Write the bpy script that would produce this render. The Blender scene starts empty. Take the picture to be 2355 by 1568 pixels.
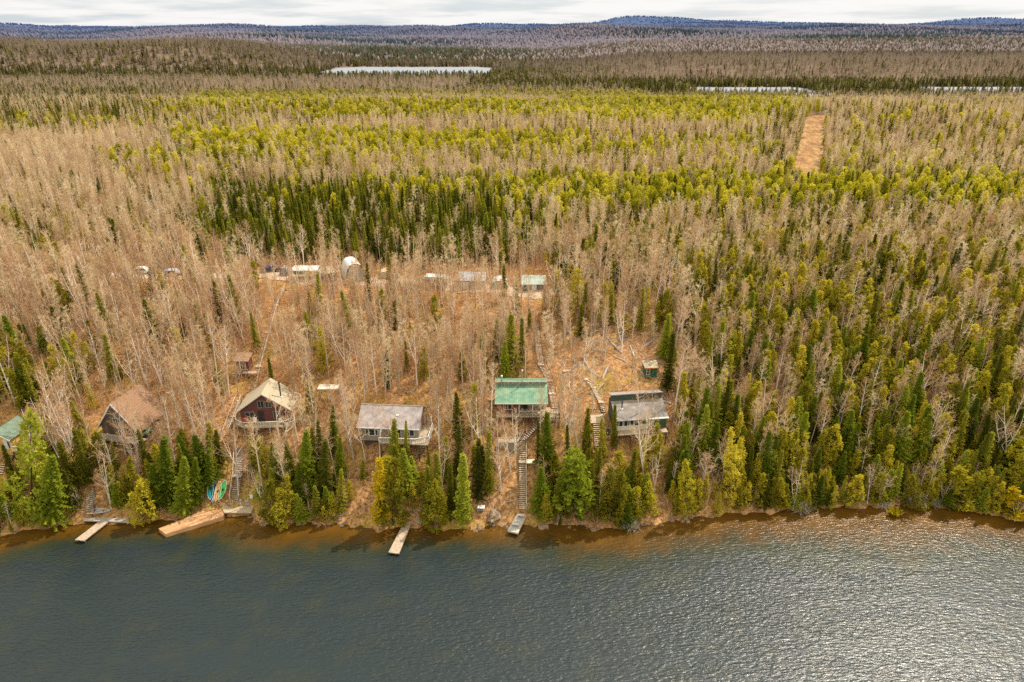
import bpy, math, random
import numpy as np
from mathutils import Vector, Matrix

random.seed(7)
rng = np.random.default_rng(11)
R = math.radians
SC = bpy.context.scene
COL = SC.collection

# ------------------------------------------------------------------ camera
F = 683.0; PITCH = R(24.8); H = 72.0
CP, SP = math.cos(PITCH), math.sin(PITCH)
cam_d = bpy.data.cameras.new('camera'); cam = bpy.data.objects.new('camera', cam_d); COL.objects.link(cam)
cam.location = (0, 0, H); cam.rotation_euler = (R(90) - PITCH, 0, 0)
cam_d.sensor_width = 36; cam_d.lens = F / 1024 * 36; cam_d.clip_start = 1; cam_d.clip_end = 40000
SC.camera = cam

# ------------------------------------------------------------------ terrain
SHP = [(0,1232),(100,1215),(190,1202),(300,1204),(420,1192),(500,1190),(560,1184),(620,1208),(700,1200),(780,1205),(870,1218),(960,1212),(1050,1217),(1120,1213),(1180,1205),(1300,1207),(1430,1216),(1500,1205),(1600,1190),(1700,1180),(1800,1177),(1900,1166),(2000,1168),(2100,1163),(2200,1167),(2354,1200)]
def ray(px, py):
    a = (px - 512) / F; b = (341 - py) / F
    return (a, CP + b * SP, -SP + b * CP)
_sx, _sy = [-600, -130], [92, 82]
for a, b in SHP:
    r = ray(a / 2.299, b / 2.299); t = -H / r[2]; _sx.append(r[0] * t); _sy.append(r[1] * t)
_sx += [110, 160, 600]; _sy += [83, 88, 96]
def shore(x):
    x = np.asarray(x, float)
    return np.interp(x, _sx, _sy) + .35 * np.sin(1.3 * x) + .25 * np.sin(3.1 * x + 1) + .15 * np.sin(6.7 * x)
def sstep(a, b, v):
    t = np.clip((v - a) / (b - a), 0, 1); return t * t * (3 - 2 * t)
_pd = [-60, -8, 0, .6, 2, 12, 25, 43, 52, 60, 100, 400]
_pz = [-9, -2.5, -.12, .5, 1.2, 9.3, 15, 20.7, 21.8, 22, 23.4, 24]
LAKES = [(-255, -45, 890, 1160, 12.0), (205, 300, 712, 792, 10.0), (440, 640, 722, 795, 10.0)]
def ground(x, y):
    x = np.asarray(x, float); y = np.asarray(y, float)
    d = y - shore(x)
    z = np.interp(d, _pd, _pz)
    w = sstep(1, 8, d) * (1 - .6 * sstep(44, 52, d) * (1 - sstep(58, 66, d)))
    z = z + w * (.28 * np.sin(.41 * x + .17 * y) + .2 * np.sin(.93 * x - .5 * y + 1) + .12 * np.sin(2.1 * x + 1.7 * y) + .08 * np.sin(3.7 * y - 1.1 * x))
    far = sstep(400, 640, y) * (-13)
    z = z + far
    z = z + sstep(1150, 1500, y) * 14 + sstep(1500, 3800, y) * 14 + sstep(3500, 6500, y) * 12
    roll = sstep(1100, 2200, y) * (9 * np.sin(x * .0045 + y * .002 + 1) + 6 * np.sin(x * .0021 - y * .0045) + 4 * np.sin(x * .009 + y * .006 + 2))
    z = z + roll
    z = z + sstep(160, 300, y) * (1 - sstep(380, 600, y)) * (1.6 * np.sin(x * .03 + y * .02) + 1.2 * np.sin(x * .013 - y * .035))
    # wooded hill on the left
    z = z + 34 * sstep(870, 1030, y) * (1 - sstep(1150, 1500, y)) * (1 - sstep(-520, -200, x)) * (1 + .12 * np.sin(x * .012))
    # right rise behind the small lakes
    z = z + 12 * sstep(830, 1000, y) * sstep(60, 260, x)
    def g(cx, cy, sx_, sy_, h): return h * np.exp(-((x - cx) / sx_) ** 2 - ((y - cy) / sy_) ** 2)
    z = z + g(1100, 7000, 300, 700, 66) + g(1500, 7100, 260, 600, 26) + g(1850, 7000, 500, 700, 46) + g(2500, 7200, 800, 700, 22) + g(4500, 7000, 450, 700, 64) + g(5400, 7000, 900, 700, 28)
    z = z + g(-5200, 5000, 1300, 700, 26) + g(-3300, 5200, 900, 600, 14) + g(-900, 4300, 600, 500, 20) + g(-300, 6800, 500, 500, 24) + g(250, 7400, 260, 400, 24) + g(600, 7400, 200, 400, 18)
    z = z + g(-1700, 4300, 500, 400, 12) + g(0, 2900, 900, 300, 8) + g(2600, 3400, 900, 400, 12)
    for (x0, x1, y0, y1, lz) in LAKES:
        m = sstep(x0 - 60, x0, x) * (1 - sstep(x1, x1 + 60, x)) * sstep(y0 - 70, y0 + 5, y) * (1 - sstep(y1 - 5, y1 + 60, y))
        z = z * (1 - m) + (lz - .8) * m
    return z
def gz(x, y): return float(ground(x, y))
_TS = np.concatenate([np.arange(70, 200, .15), np.arange(200, 500, .5), np.arange(500, 1500, 2)])
def hit(px, py, off=0.0, tmax=1500):
    r = ray(px, py)
    t = _TS; k = H + r[2] * t <= ground(r[0] * t, r[1] * t) + off
    t = float(t[int(np.argmax(k))])
    return Vector((r[0] * t, r[1] * t, H + r[2] * t))
def project(x, y, z):
    dz = z - H; dep = y * CP - dz * SP; up = y * SP + dz * CP
    return 512 + F * x / dep, 341 - F * up / dep

# ------------------------------------------------------------------ materials
def newmat(name):
    m = bpy.data.materials.new(name); m.use_nodes = True
    nt = m.node_tree; nt.nodes.clear()
    return m, nt
def N(nt, t, **kw):
    n = nt.nodes.new(t)
    for k, v in kw.items():
        if k.startswith('i_'):
            key = k[2:]; key = int(key) if key.isdigit() else key.replace('_', ' ')
            n.inputs[key].default_value = v
        else: setattr(n, k, v)
    return n
def L(nt, a, ao, b, bi): nt.links.new(a.outputs[ao], b.inputs[bi])
def ramp(nt, stops):
    n = nt.nodes.new('ShaderNodeValToRGB'); cr = n.color_ramp
    while len(cr.elements) < len(stops): cr.elements.new(.5)
    for e, (p, c) in zip(cr.elements, stops): e.position = p; e.color = (*c, 1)
    return n
HAZE = (.21, .165, .165, 1)  # distance haze, mixed into the leaf and bark colours of far trees
def mat_leaf(name, dark, mid, lite, transl=.35, nscale=.5):
    m, nt = newmat(name)
    oi = N(nt, 'ShaderNodeObjectInfo'); tc = N(nt, 'ShaderNodeTexCoord')
    no = N(nt, 'ShaderNodeTexNoise', i_Scale=nscale, i_Detail=3.0); L(nt, tc, 'Object', no, 'Vector')
    ad = N(nt, 'ShaderNodeMath', operation='MULTIPLY_ADD'); L(nt, no, 0, ad, 0); ad.inputs[1].default_value = .9
    a2 = N(nt, 'ShaderNodeMath', operation='MULTIPLY_ADD'); L(nt, oi, 'Random', a2, 0); a2.inputs[1].default_value = .62; a2.inputs[2].default_value = -.26
    L(nt, a2, 0, ad, 2)
    rp = ramp(nt, [(.15, dark), (.5, mid), (.85, lite)]); L(nt, ad, 0, rp, 0)
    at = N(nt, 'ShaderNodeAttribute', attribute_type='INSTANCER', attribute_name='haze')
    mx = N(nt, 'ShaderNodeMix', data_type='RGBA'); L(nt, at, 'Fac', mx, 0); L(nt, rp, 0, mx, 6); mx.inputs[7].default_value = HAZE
    df = N(nt, 'ShaderNodeBsdfDiffuse'); tr = N(nt, 'ShaderNodeBsdfTranslucent'); ms = N(nt, 'ShaderNodeMixShader'); ms.inputs[0].default_value = transl
    L(nt, mx, 2, df, 0); L(nt, mx, 2, tr, 0); L(nt, df, 0, ms, 1); L(nt, tr, 0, ms, 2)
    out = N(nt, 'ShaderNodeOutputMaterial'); L(nt, ms, 0, out, 0)
    return m
def mat_bark(name, dark, mid, lite, scale=6.0, transl=.0):
    return mat_leaf(name, dark, mid, lite, transl, scale)
def mat_noise(name, stops, scale=1.0, rough=.8, stretch=(1, 1, 1), bump=0.0, bscale=None, metallic=0.0, detail=5.0, coord='Object', wave=None):
    m, nt = newmat(name)
    tc = N(nt, 'ShaderNodeTexCoord'); mp = N(nt, 'ShaderNodeMapping'); mp.inputs['Scale'].default_value = stretch
    L(nt, tc, coord, mp, 0)
    no = N(nt, 'ShaderNodeTexNoise', i_Scale=scale, i_Detail=detail, i_Roughness=.65); L(nt, mp, 0, no, 'Vector')
    rp = ramp(nt, stops); L(nt, no, 0, rp, 0)
    b = N(nt, 'ShaderNodeBsdfPrincipled'); b.inputs['Roughness'].default_value = rough; b.inputs['Metallic'].default_value = metallic
    b.inputs['Specular IOR Level'].default_value = .3
    src = rp; so = 0
    if wave:   # (axis, scale, depth of dark lines)
        sx = N(nt, 'ShaderNodeSeparateXYZ'); L(nt, tc, 'Object', sx, 0)
        mu = N(nt, 'ShaderNodeMath', operation='MULTIPLY'); L(nt, sx, wave[0], mu, 0); mu.inputs[1].default_value = wave[1]
        fr = N(nt, 'ShaderNodeMath', operation='FRACT'); L(nt, mu, 0, fr, 0)
        gt = N(nt, 'ShaderNodeMath', operation='LESS_THAN'); L(nt, fr, 0, gt, 0); gt.inputs[1].default_value = .16
        mm = N(nt, 'ShaderNodeMath', operation='MULTIPLY'); L(nt, gt, 0, mm, 0); mm.inputs[1].default_value = wave[2]
        mx = N(nt, 'ShaderNodeMix', data_type='RGBA'); L(nt, mm, 0, mx, 0); L(nt, rp, 0, mx, 6); mx.inputs[7].default_value = (0.02, .02, .02, 1)
        src = mx; so = 2
    L(nt, src, so, b, 'Base Color')
    if bump:
        n2 = N(nt, 'ShaderNodeTexNoise', i_Scale=bscale or scale * 2, i_Detail=4.0); L(nt, mp, 0, n2, 'Vector')
        bp = N(nt, 'ShaderNodeBump', i_Strength=1.0, i_Distance=bump); L(nt, n2, 0, bp, 'Height'); L(nt, bp, 0, b, 'Normal')
    out = N(nt, 'ShaderNodeOutputMaterial'); L(nt, b, 0, out, 0)
    return m
def var(c, a, b): return [(.3, tuple(v * a for v in c)), (.7, tuple(min(1, v * b) for v in c))]

M = {}
M['spruce'] = mat_leaf('spruce_needles', (.06, .064, .010), (.19, .18, .018), (.40, .36, .040), .45)
M['cedar'] = mat_leaf('cedar_foliage', (.18, .16, .014), (.45, .38, .028), (.70, .56, .055), .5)
M['pine'] = mat_leaf('pine_needles', (.28, .26, .018), (.55, .48, .03), (.76, .64, .07), .5)
M['fir'] = mat_leaf('fir_needles', (.10, .125, .014), (.25, .285, .022), (.46, .46, .045), .46)
M['gold'] = mat_leaf('golden_foliage', (.35, .26, .01), (.62, .43, .015), (.75, .55, .03), .4)
M['birch_bark'] = mat_bark('birch_bark', (.44, .33, .25), (.70, .57, .45), (.88, .79, .68))
M['birch_twig'] = mat_bark('birch_twigs', (.38, .20, .085), (.60, .36, .18), (.80, .58, .34), .6, .4)
M['aspen_bark'] = mat_bark('aspen_bark', (.28, .195, .13), (.48, .36, .25), (.70, .57, .43))
M['aspen_twig'] = mat_bark('aspen_twigs', (.52, .34, .17), (.74, .55, .32), (.88, .73, .47), .6, .4)
M['con_bark'] = mat_bark('conifer_bark', (.06, .04, .03), (.12, .085, .06), (.18, .13, .1))
M['dead'] = mat_bark('dead_wood', (.3, .24, .2), (.5, .43, .37), (.68, .62, .56))
M['brush'] = mat_leaf('brush_twigs', (.40, .19, .09), (.64, .37, .19), (.80, .55, .30), .4, .4)
M['deck'] = mat_noise('deck_wood', var((.52, .40, .27), .75, 1.2), 1.5, .8, (1, 1, 1), wave=(0, 7.0, .45))
M['grey_wood'] = mat_noise('weathered_wood', var((.42, .35, .29), .7, 1.25), 3, .85, (1, .2, 1), wave=(1, 4.0, .5))
M['dock_wood'] = mat_noise('dock_boards', var((.46, .34, .24), .7, 1.3), 2, .85, wave=(1, 3.2, .6))
M['stair_wood'] = mat_noise('stair_wood', var((.60, .47, .34), .75, 1.2), 3, .85)
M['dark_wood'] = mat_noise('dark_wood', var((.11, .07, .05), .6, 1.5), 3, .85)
M['log'] = mat_noise('log_wood', var((.50, .27, .13), .6, 1.4), 2, .85, (1, .15, 1))
M['brown_roof'] = mat_noise('brown_shingles', var((.30, .17, .10), .75, 1.25), 4, .9, wave=(2, 3.0, .25))
M['tan_roof'] = mat_noise('tan_shingles', var((.42, .34, .23), .82, 1.15), 5, .9, wave=(2, 3.0, .12))
M['grey_roof'] = mat_noise('weathered_metal_roof', [(.3, (.23, .18, .165)), (.5, (.33, .27, .25)), (.75, (.46, .38, .35))], 1.2, .5, wave=(0, 4.2, .35))
M['green_roof'] = mat_noise('green_metal_roof', [(.3, (.09, .18, .115)), (.52, (.15, .27, .17)), (.7, (.30, .35, .22))], .8, .45, wave=(0, 3.2, .25))
M['mud_roof'] = mat_noise('stained_grey_roof', [(.25, (.16, .13, .115)), (.5, (.24, .205, .18)), (.60, (.30, .25, .22)), (.72, (.50, .38, .24))], .7, .8)
M['red_wall'] = mat_noise('red_siding', var((.15, .052, .042), .7, 1.3), 3, .8, wave=(2, 5.0, .3))
M['orange_wall'] = mat_noise('orange_wood', var((.55, .18, .06), .8, 1.2), 3, .8)
M['brown_wall'] = mat_noise('brown_siding', var((.20, .14, .10), .7, 1.3), 3, .8, wave=(2, 4.0, .35))
M['taupe_wall'] = mat_noise('taupe_siding', var((.33, .27, .21), .8, 1.2), 3, .8, wave=(2, 5.0, .3))
M['green_wall'] = mat_noise('green_siding', var((.03, .14, .07), .7, 1.4), 3, .7, wave=(0, 3.0, .4))
M['dgreen_wall'] = mat_noise('dark_green_siding', var((.055, .08, .055), .7, 1.4), 3, .7, wave=(0, 3.0, .4))
M['yellow_wall'] = mat_noise('yellow_siding', var((.75, .45, .12), .85, 1.1), 3, .8, wave=(2, 5.0, .15))
M['pale_boards'] = mat_noise('pale_dock_boards', var((.52, .46, .39), .7, 1.25), 3, .85, wave=(1, 3.2, .45))
M['white'] = mat_noise('white_paint', var((.78, .76, .72), .9, 1.05), 3, .6)
M['cream'] = mat_noise('cream_trim', var((.70, .62, .50), .85, 1.1), 3, .7)
M['tarp_white'] = mat_noise('white_tarp', var((.62, .60, .57), .8, 1.15), 1.5, .5, bump=.05)
M['tarp_grey'] = mat_noise('grey_tarp', var((.36, .33, .33), .7, 1.25), 1.5, .6, wave=(0, 1.6, .25))
M['tarp_tan'] = mat_noise('tan_tarp', var((.60, .48, .33), .8, 1.15), 1.5, .6)
M['tarp_green'] = mat_noise('green_tarp', var((.05, .22, .14), .8, 1.2), 1.5, .6)
M['teal'] = mat_noise('teal_metal', var((.13, .18, .12), .7, 1.3), 1.5, .5, wave=(0, 3.0, .3))
M['pale_metal'] = mat_noise('pale_ribbed_metal', var((.36, .40, .34), .8, 1.15), 1.5, .5, wave=(0, 2.5, .3))
M['metal'] = mat_noise('galvanised_metal', var((.5, .5, .5), .8, 1.2), 2, .35, metallic=.8)
M['black'] = mat_noise('black_metal', var((.03, .03, .03), .7, 1.3), 2, .5)
M['rubber'] = mat_noise('tyre_rubber', var((.02, .02, .02), .7, 1.3), 2, .8)
M['blue_car'] = mat_noise('dark_blue_paint', var((.05, .06, .13), .9, 1.1), 2, .25)
M['car_grey'] = mat_noise('grey_paint', var((.35, .36, .40), .9, 1.1), 2, .3)
M['kay_blue'] = mat_noise('blue_plastic', var((.02, .30, .62), .9, 1.1), 2, .35)
M['kay_white'] = mat_noise('white_plastic', var((.75, .72, .70), .9, 1.1), 2, .35)
M['kay_teal'] = mat_noise('teal_plastic', var((.01, .30, .33), .9, 1.1), 2, .35)
M['kay_or'] = mat_noise('orange_plastic', var((.75, .40, .12), .9, 1.1), 2, .35)
M['kay_green'] = mat_noise('green_plastic', var((.08, .58, .12), .9, 1.1), 2, .35)
M['blue_barrel'] = mat_noise('blue_barrel_plastic', var((.03, .10, .36), .9, 1.1), 2, .4)
M['red_thing'] = mat_noise('red_plastic', var((.55, .05, .04), .9, 1.1), 2, .5)
M['rock'] = mat_noise('rock', [(.3, (.12, .08, .05)), (.6, (.34, .23, .15)), (.8, (.5, .38, .27))], 1.6, .9, bump=.08)
m, nt = newmat('window_glass')
b = N(nt, 'ShaderNodeBsdfPrincipled'); b.inputs['Base Color'].default_value = (.03, .035, .035, 1); b.inputs['Roughness'].default_value = .08
tc = N(nt, 'ShaderNodeTexCoord'); no = N(nt, 'ShaderNodeTexNoise', i_Scale=1.3); L(nt, tc, 'Object', no, 'Vector')
rp = ramp(nt, [(.4, (.015, .02, .018)), (.7, (.09, .09, .08))]); L(nt, no, 0, rp, 0); L(nt, rp, 0, b, 'Base Color')
L(nt, b, 0, N(nt, 'ShaderNodeOutputMaterial'), 0); M['glass'] = m

# ------------------------------------------------------------------ mesh builder
class MB:
    def __init__(s): s.v = []; s.f = []
    def add(s, vs, fs):
        o = len(s.v); s.v.extend([tuple(v) for v in vs]); s.f.extend([tuple(i + o for i in f) for f in fs]); return s
    def box(s, x0, x1, y0, y1, z0, z1):
        return s.add([(x0,y0,z0),(x1,y0,z0),(x1,y1,z0),(x0,y1,z0),(x0,y0,z1),(x1,y0,z1),(x1,y1,z1),(x0,y1,z1)],
                     [(0,3,2,1),(4,5,6,7),(0,1,5,4),(1,2,6,5),(2,3,7,6),(3,0,4,7)])
    def bar(s, p, q, w=.1, h=None, up=(0, 0, 1)):
        p = Vector(p); q = Vector(q); d = (q - p).normalized(); u = Vector(up)
        if abs(d.dot(u)) > .98: u = Vector((1, 0, 0))
        a = d.cross(u).normalized() * w / 2; c = a.cross(d).normalized() * (h or w) / 2
        vs = [p - a - c, p + a - c, p + a + c, p - a + c, q - a - c, q + a - c, q + a + c, q - a + c]
        return s.add(vs, [(3,2,1,0),(4,5,6,7),(0,1,5,4),(1,2,6,5),(2,3,7,6),(3,0,4,7)])
    def tube(s, pts, rs, n=8, cap=True):
        pts = [Vector(p) for p in pts]; vs = []; fs = []
        for i, p in enumerate(pts):
            d = (pts[min(i + 1, len(pts) - 1)] - pts[max(i - 1, 0)]).normalized()
            a = d.cross(Vector((0, 0, 1)) if abs(d.z) < .9 else Vector((1, 0, 0))).normalized(); b_ = d.cross(a)
            for k in range(n):
                t = 2 * math.pi * k / n; vs.append(p + (a * math.cos(t) + b_ * math.sin(t)) * rs[i])
        for i in range(len(pts) - 1):
            for k in range(n):
                k2 = (k + 1) % n; fs.append((i*n+k, i*n+k2, (i+1)*n+k2, (i+1)*n+k))
        if cap: fs.append(tuple(range(n))[::-1]); fs.append(tuple((len(pts)-1)*n + k for k in range(n)))
        return s.add(vs, fs)
    def slab(s, quad, th):
        q = [Vector(p) for p in quad]; n = (q[1] - q[0]).cross(q[-1] - q[0]).normalized()
        if n.z < 0: q = q[::-1]; n = -n
        k = len(q); vs = q + [p - n * th for p in q]
        return s.add(vs, [tuple(range(k)), tuple(range(2*k-1, k-1, -1))] + [(i, i+k, (i+1)%k+k, (i+1)%k) for i in range(k)])
    def prism(s, poly, axis, a0, a1):
        def P(p, a): return (a, p[0], p[1]) if axis == 0 else ((p[0], a, p[1]) if axis == 1 else (p[0], p[1], a))
        k = len(poly); vs = [P(p, a0) for p in poly] + [P(p, a1) for p in poly]
        return s.add(vs, [tuple(range(k)), tuple(range(2*k-1, k-1, -1))] + [(i, i+k, (i+1)%k+k, (i+1)%k) for i in range(k)])
    def mesh(s, name, mat, smooth=False):
        me = bpy.data.meshes.new(name); me.from_pydata(s.v, [], s.f); me.materials.append(mat)
        if smooth: me.polygons.foreach_set('use_smooth', [True] * len(me.polygons))
        me.update(); return me
    def obj(s, name, mat, parent=None, smooth=False):
        o = bpy.data.objects.new(name, s.mesh(name, M[mat] if isinstance(mat, str) else mat, smooth)); COL.objects.link(o)
        if parent: o.parent = parent
        return o
def fixn(me):
    import bmesh
    bm = bmesh.new(); bm.from_mesh(me); bmesh.ops.recalc_face_normals(bm, faces=bm.faces); bm.to_mesh(me); bm.free()
def thing(name, label, cat, loc=(0, 0, 0), rz=0.0, group=None):
    o = bpy.data.objects.new(name, None); COL.objects.link(o); o.empty_display_size = .3
    o.location = loc; o.rotation_euler = (0, 0, rz); o['label'] = label; o['category'] = cat
    if group: o['group'] = group
    return o
def tag(o, label=None, cat=None, group=None, kind=None):
    if label: o['label'] = label
    if cat: o['category'] = cat
    if group: o['group'] = group
    if kind: o['kind'] = kind
    return o
def npmesh(name, verts, faces, mat, nper=3):
    me = bpy.data.meshes.new(name); nv = len(verts); nf = len(faces)
    me.vertices.add(nv); me.vertices.foreach_set('co', np.asarray(verts, np.float32).ravel())
    me.loops.add(nf * nper); me.loops.foreach_set('vertex_index', np.asarray(faces, np.int32).ravel())
    me.polygons.add(nf); me.polygons.foreach_set('loop_start', np.arange(0, nf * nper, nper, dtype=np.int32))
    me.update(calc_edges=True)
    if mat: me.materials.append(mat)
    return me

# ------------------------------------------------------------------ ground sheet
rows = list(np.arange(60, 165, 1.0)); y = 165.0
while y < 14000: rows.append(y); y *= 1.022
rows = np.array(rows); NC = 420
u = np.linspace(-1, 1, NC); X = u[None, :] * (130 + .98 * rows[:, None]); Y = np.repeat(rows[:, None], NC, 1)
Z = ground(X, Y)
nr = len(rows); verts = np.stack([X, Y, Z], -1).reshape(-1, 3)
ii = np.arange(nr - 1)[:, None] * NC + np.arange(NC - 1)[None, :]
faces = np.stack([ii, ii + 1, ii + NC + 1, ii + NC], -1).reshape(-1, 4)
m, nt = newmat('forest_floor')
geo = N(nt, 'ShaderNodeNewGeometry')
n1 = N(nt, 'ShaderNodeTexNoise', i_Scale=.16, i_Detail=6.0, i_Roughness=.7); L(nt, geo, 'Position', n1, 'Vector')
n2 = N(nt, 'ShaderNodeTexNoise', i_Scale=1.6, i_Detail=8.0, i_Roughness=.8); L(nt, geo, 'Position', n2, 'Vector')
r1 = ramp(nt, [(.32, (.09, .045, .025)), (.43, (.24, .12, .05)), (.54, (.52, .275, .115)), (.70, (.76, .47, .22))]); L(nt, n2, 0, r1, 0)
r2 = ramp(nt, [(.52, (0, 0, 0)), (.62, (1, 1, 1))]); L(nt, n1, 0, r2, 0)
mx = N(nt, 'ShaderNodeMix', data_type='RGBA'); ml = N(nt, 'ShaderNodeMath', operation='MULTIPLY'); L(nt, r2, 0, ml, 0); ml.inputs[1].default_value = .6
L(nt, ml, 0, mx, 0); L(nt, r1, 0, mx, 6)
r3 = ramp(nt, [(.35, (.20, .14, .02)), (.6, (.52, .36, .05)), (.75, (.62, .48, .12))]); L(nt, n2, 0, r3, 0); L(nt, r3, 0, mx, 7)
fa = N(nt, 'ShaderNodeAttribute', attribute_name='far_haze'); m2 = N(nt, 'ShaderNodeMix', data_type='RGBA'); L(nt, fa, 'Fac', m2, 0); L(nt, mx, 2, m2, 6)
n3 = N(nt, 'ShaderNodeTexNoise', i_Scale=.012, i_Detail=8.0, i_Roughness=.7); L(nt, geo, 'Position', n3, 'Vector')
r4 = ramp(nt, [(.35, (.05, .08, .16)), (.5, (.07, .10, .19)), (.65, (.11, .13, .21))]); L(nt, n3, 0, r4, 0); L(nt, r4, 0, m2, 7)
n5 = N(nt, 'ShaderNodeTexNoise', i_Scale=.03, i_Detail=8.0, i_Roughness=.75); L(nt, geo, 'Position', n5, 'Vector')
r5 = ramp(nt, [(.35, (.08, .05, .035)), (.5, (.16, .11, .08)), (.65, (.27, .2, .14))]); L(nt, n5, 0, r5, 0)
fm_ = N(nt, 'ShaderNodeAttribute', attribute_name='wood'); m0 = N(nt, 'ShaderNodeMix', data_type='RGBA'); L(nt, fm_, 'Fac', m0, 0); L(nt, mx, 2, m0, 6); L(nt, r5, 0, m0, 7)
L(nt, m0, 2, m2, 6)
b = N(nt, 'ShaderNodeBsdfDiffuse'); L(nt, m2, 2, b, 0)
bp = N(nt, 'ShaderNodeBump', i_Strength=.9, i_Distance=.25); L(nt, n2, 0, bp, 'Height'); L(nt, bp, 0, b, 'Normal')
L(nt, b, 0, N(nt, 'ShaderNodeOutputMaterial'), 0)
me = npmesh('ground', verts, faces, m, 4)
at = me.attributes.new('far_haze', 'FLOAT', 'POINT'); at.data.foreach_set('value', sstep(1200, 4500, Y).ravel().astype(np.float32))  # bluish air haze put into the ground colour with distance
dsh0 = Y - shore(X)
wood = np.maximum(sstep(58, 66, dsh0) * .75 + sstep(250, 600, Y) * .25, .55 * sstep(24, 36, X - (Y - 100) * .2) * sstep(2, 8, dsh0))  # woodland shade painted into the floor as darker brown under the trees
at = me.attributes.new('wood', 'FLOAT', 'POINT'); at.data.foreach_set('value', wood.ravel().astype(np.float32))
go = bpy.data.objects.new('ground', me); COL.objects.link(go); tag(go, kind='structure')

# ------------------------------------------------------------------ water
def water_mat(name, near=True):
    m, nt = newmat(name)
    geo = N(nt, 'ShaderNodeNewGeometry')
    b = N(nt, 'ShaderNodeBsdfPrincipled'); b.inputs['Roughness'].default_value = .72; b.inputs['IOR'].default_value = 1.33
    sh = N(nt, 'ShaderNodeAttribute', attribute_name='shallow')
    nb = N(nt, 'ShaderNodeTexNoise', i_Scale=.25, i_Detail=4.0); L(nt, geo, 'Position', nb, 'Vector')
    ad = N(nt, 'ShaderNodeMath', operation='MULTIPLY_ADD'); L(nt, nb, 0, ad, 0); ad.inputs[1].default_value = .5; L(nt, sh, 'Fac', ad, 2)
    rp = ramp(nt, [(.25, (.010, .018, .021)), (.46, (.022, .026, .012)), (.72, (.075, .036, .004)), (1.0, (.15, .066, .008))]); L(nt, ad, 0, rp, 0)
    # wind ripples: elongated crests plus chop, and broad cat's-paw patches
    mp = N(nt, 'ShaderNodeMapping'); mp.inputs['Rotation'].default_value = (0, 0, R(-22)); mp.inputs['Scale'].default_value = (.55, 1.5, 1); L(nt, geo, 'Position', mp, 0)
    w1 = N(nt, 'ShaderNodeTexNoise', i_Scale=2.0, i_Detail=3.0, i_Roughness=.55, i_Distortion=.4); L(nt, mp, 0, w1, 'Vector')
    mp2 = N(nt, 'ShaderNodeMapping'); mp2.inputs['Rotation'].default_value = (0, 0, R(35)); mp2.inputs['Scale'].default_value = (.35, 1.0, 1); L(nt, geo, 'Position', mp2, 0)
    w2 = N(nt, 'ShaderNodeTexNoise', i_Scale=.42, i_Detail=3.0, i_Roughness=.5, i_Distortion=.8); L(nt, mp2, 0, w2, 'Vector')
    w3 = N(nt, 'ShaderNodeTexNoise', i_Scale=4.5, i_Detail=3.0, i_Roughness=.6); L(nt, mp, 0, w3, 'Vector')
    mp4 = N(nt, 'ShaderNodeMapping'); mp4.inputs['Rotation'].default_value = (0, 0, R(62)); mp4.inputs['Scale'].default_value = (.3, 1.0, 1); L(nt, geo, 'Position', mp4, 0)
    w4 = N(nt, 'ShaderNodeTexNoise', i_Scale=.11, i_Detail=4.0, i_Roughness=.55, i_Distortion=.6); L(nt, mp4, 0, w4, 'Vector')
    ca = N(nt, 'ShaderNodeMapRange'); L(nt, w4, 0, ca, 0); ca.inputs[1].default_value = .36; ca.inputs[2].default_value = .64; ca.inputs[3].default_value = .45; ca.inputs[4].default_value = 1.0
    cb_ = N(nt, 'ShaderNodeMapRange'); L(nt, w4, 0, cb_, 0); cb_.inputs[1].default_value = .36; cb_.inputs[2].default_value = .64; cb_.inputs[3].default_value = .5; cb_.inputs[4].default_value = 1.0
    b1 = N(nt, 'ShaderNodeBump', i_Strength=1.0, i_Distance=.16); L(nt, w2, 0, b1, 'Height')
    b2 = N(nt, 'ShaderNodeBump', i_Strength=1.0, i_Distance=.24); L(nt, w1, 0, b2, 'Height'); L(nt, cb_, 0, b2, 'Strength'); L(nt, b1, 0, b2, 'Normal')
    b3 = N(nt, 'ShaderNodeBump', i_Strength=1.0, i_Distance=.02); L(nt, w3, 0, b3, 'Height'); L(nt, b2, 0, b3, 'Normal')
    df = N(nt, 'ShaderNodeBsdfDiffuse'); L(nt, rp, 0, df, 0); L(nt, b3, 0, df, 'Normal')
    g1 = N(nt, 'ShaderNodeBsdfGlossy'); g1.inputs['Roughness'].default_value = .40; g1.inputs['Color'].default_value = (1, .97, .93, 1); L(nt, b3, 0, g1, 'Normal')
    m1 = N(nt, 'ShaderNodeMixShader'); mf = N(nt, 'ShaderNodeMath', operation='MULTIPLY_ADD'); L(nt, sh, 'Fac', mf, 0); mf.inputs[1].default_value = -.033; mf.inputs[2].default_value = .024; mf.use_clamp = True; L(nt, mf, 0, m1, 0); L(nt, df, 0, m1, 1); L(nt, g1, 0, m1, 2)
    c1 = N(nt, 'ShaderNodeBump', i_Strength=.5, i_Distance=.10); L(nt, w2, 0, c1, 'Height')
    c2 = N(nt, 'ShaderNodeBump', i_Strength=.62, i_Distance=.15); L(nt, w1, 0, c2, 'Height'); L(nt, ca, 0, c2, 'Strength'); L(nt, c1, 0, c2, 'Normal')
    c3 = N(nt, 'ShaderNodeBump', i_Strength=.7, i_Distance=.02); L(nt, w3, 0, c3, 'Height'); L(nt, c2, 0, c3, 'Normal')
    gl = N(nt, 'ShaderNodeBsdfGlossy'); gl.inputs['Roughness'].default_value = .2; gl.inputs['Color'].default_value = (1, .95, .88, 1); L(nt, c3, 0, gl, 'Normal')
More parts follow.
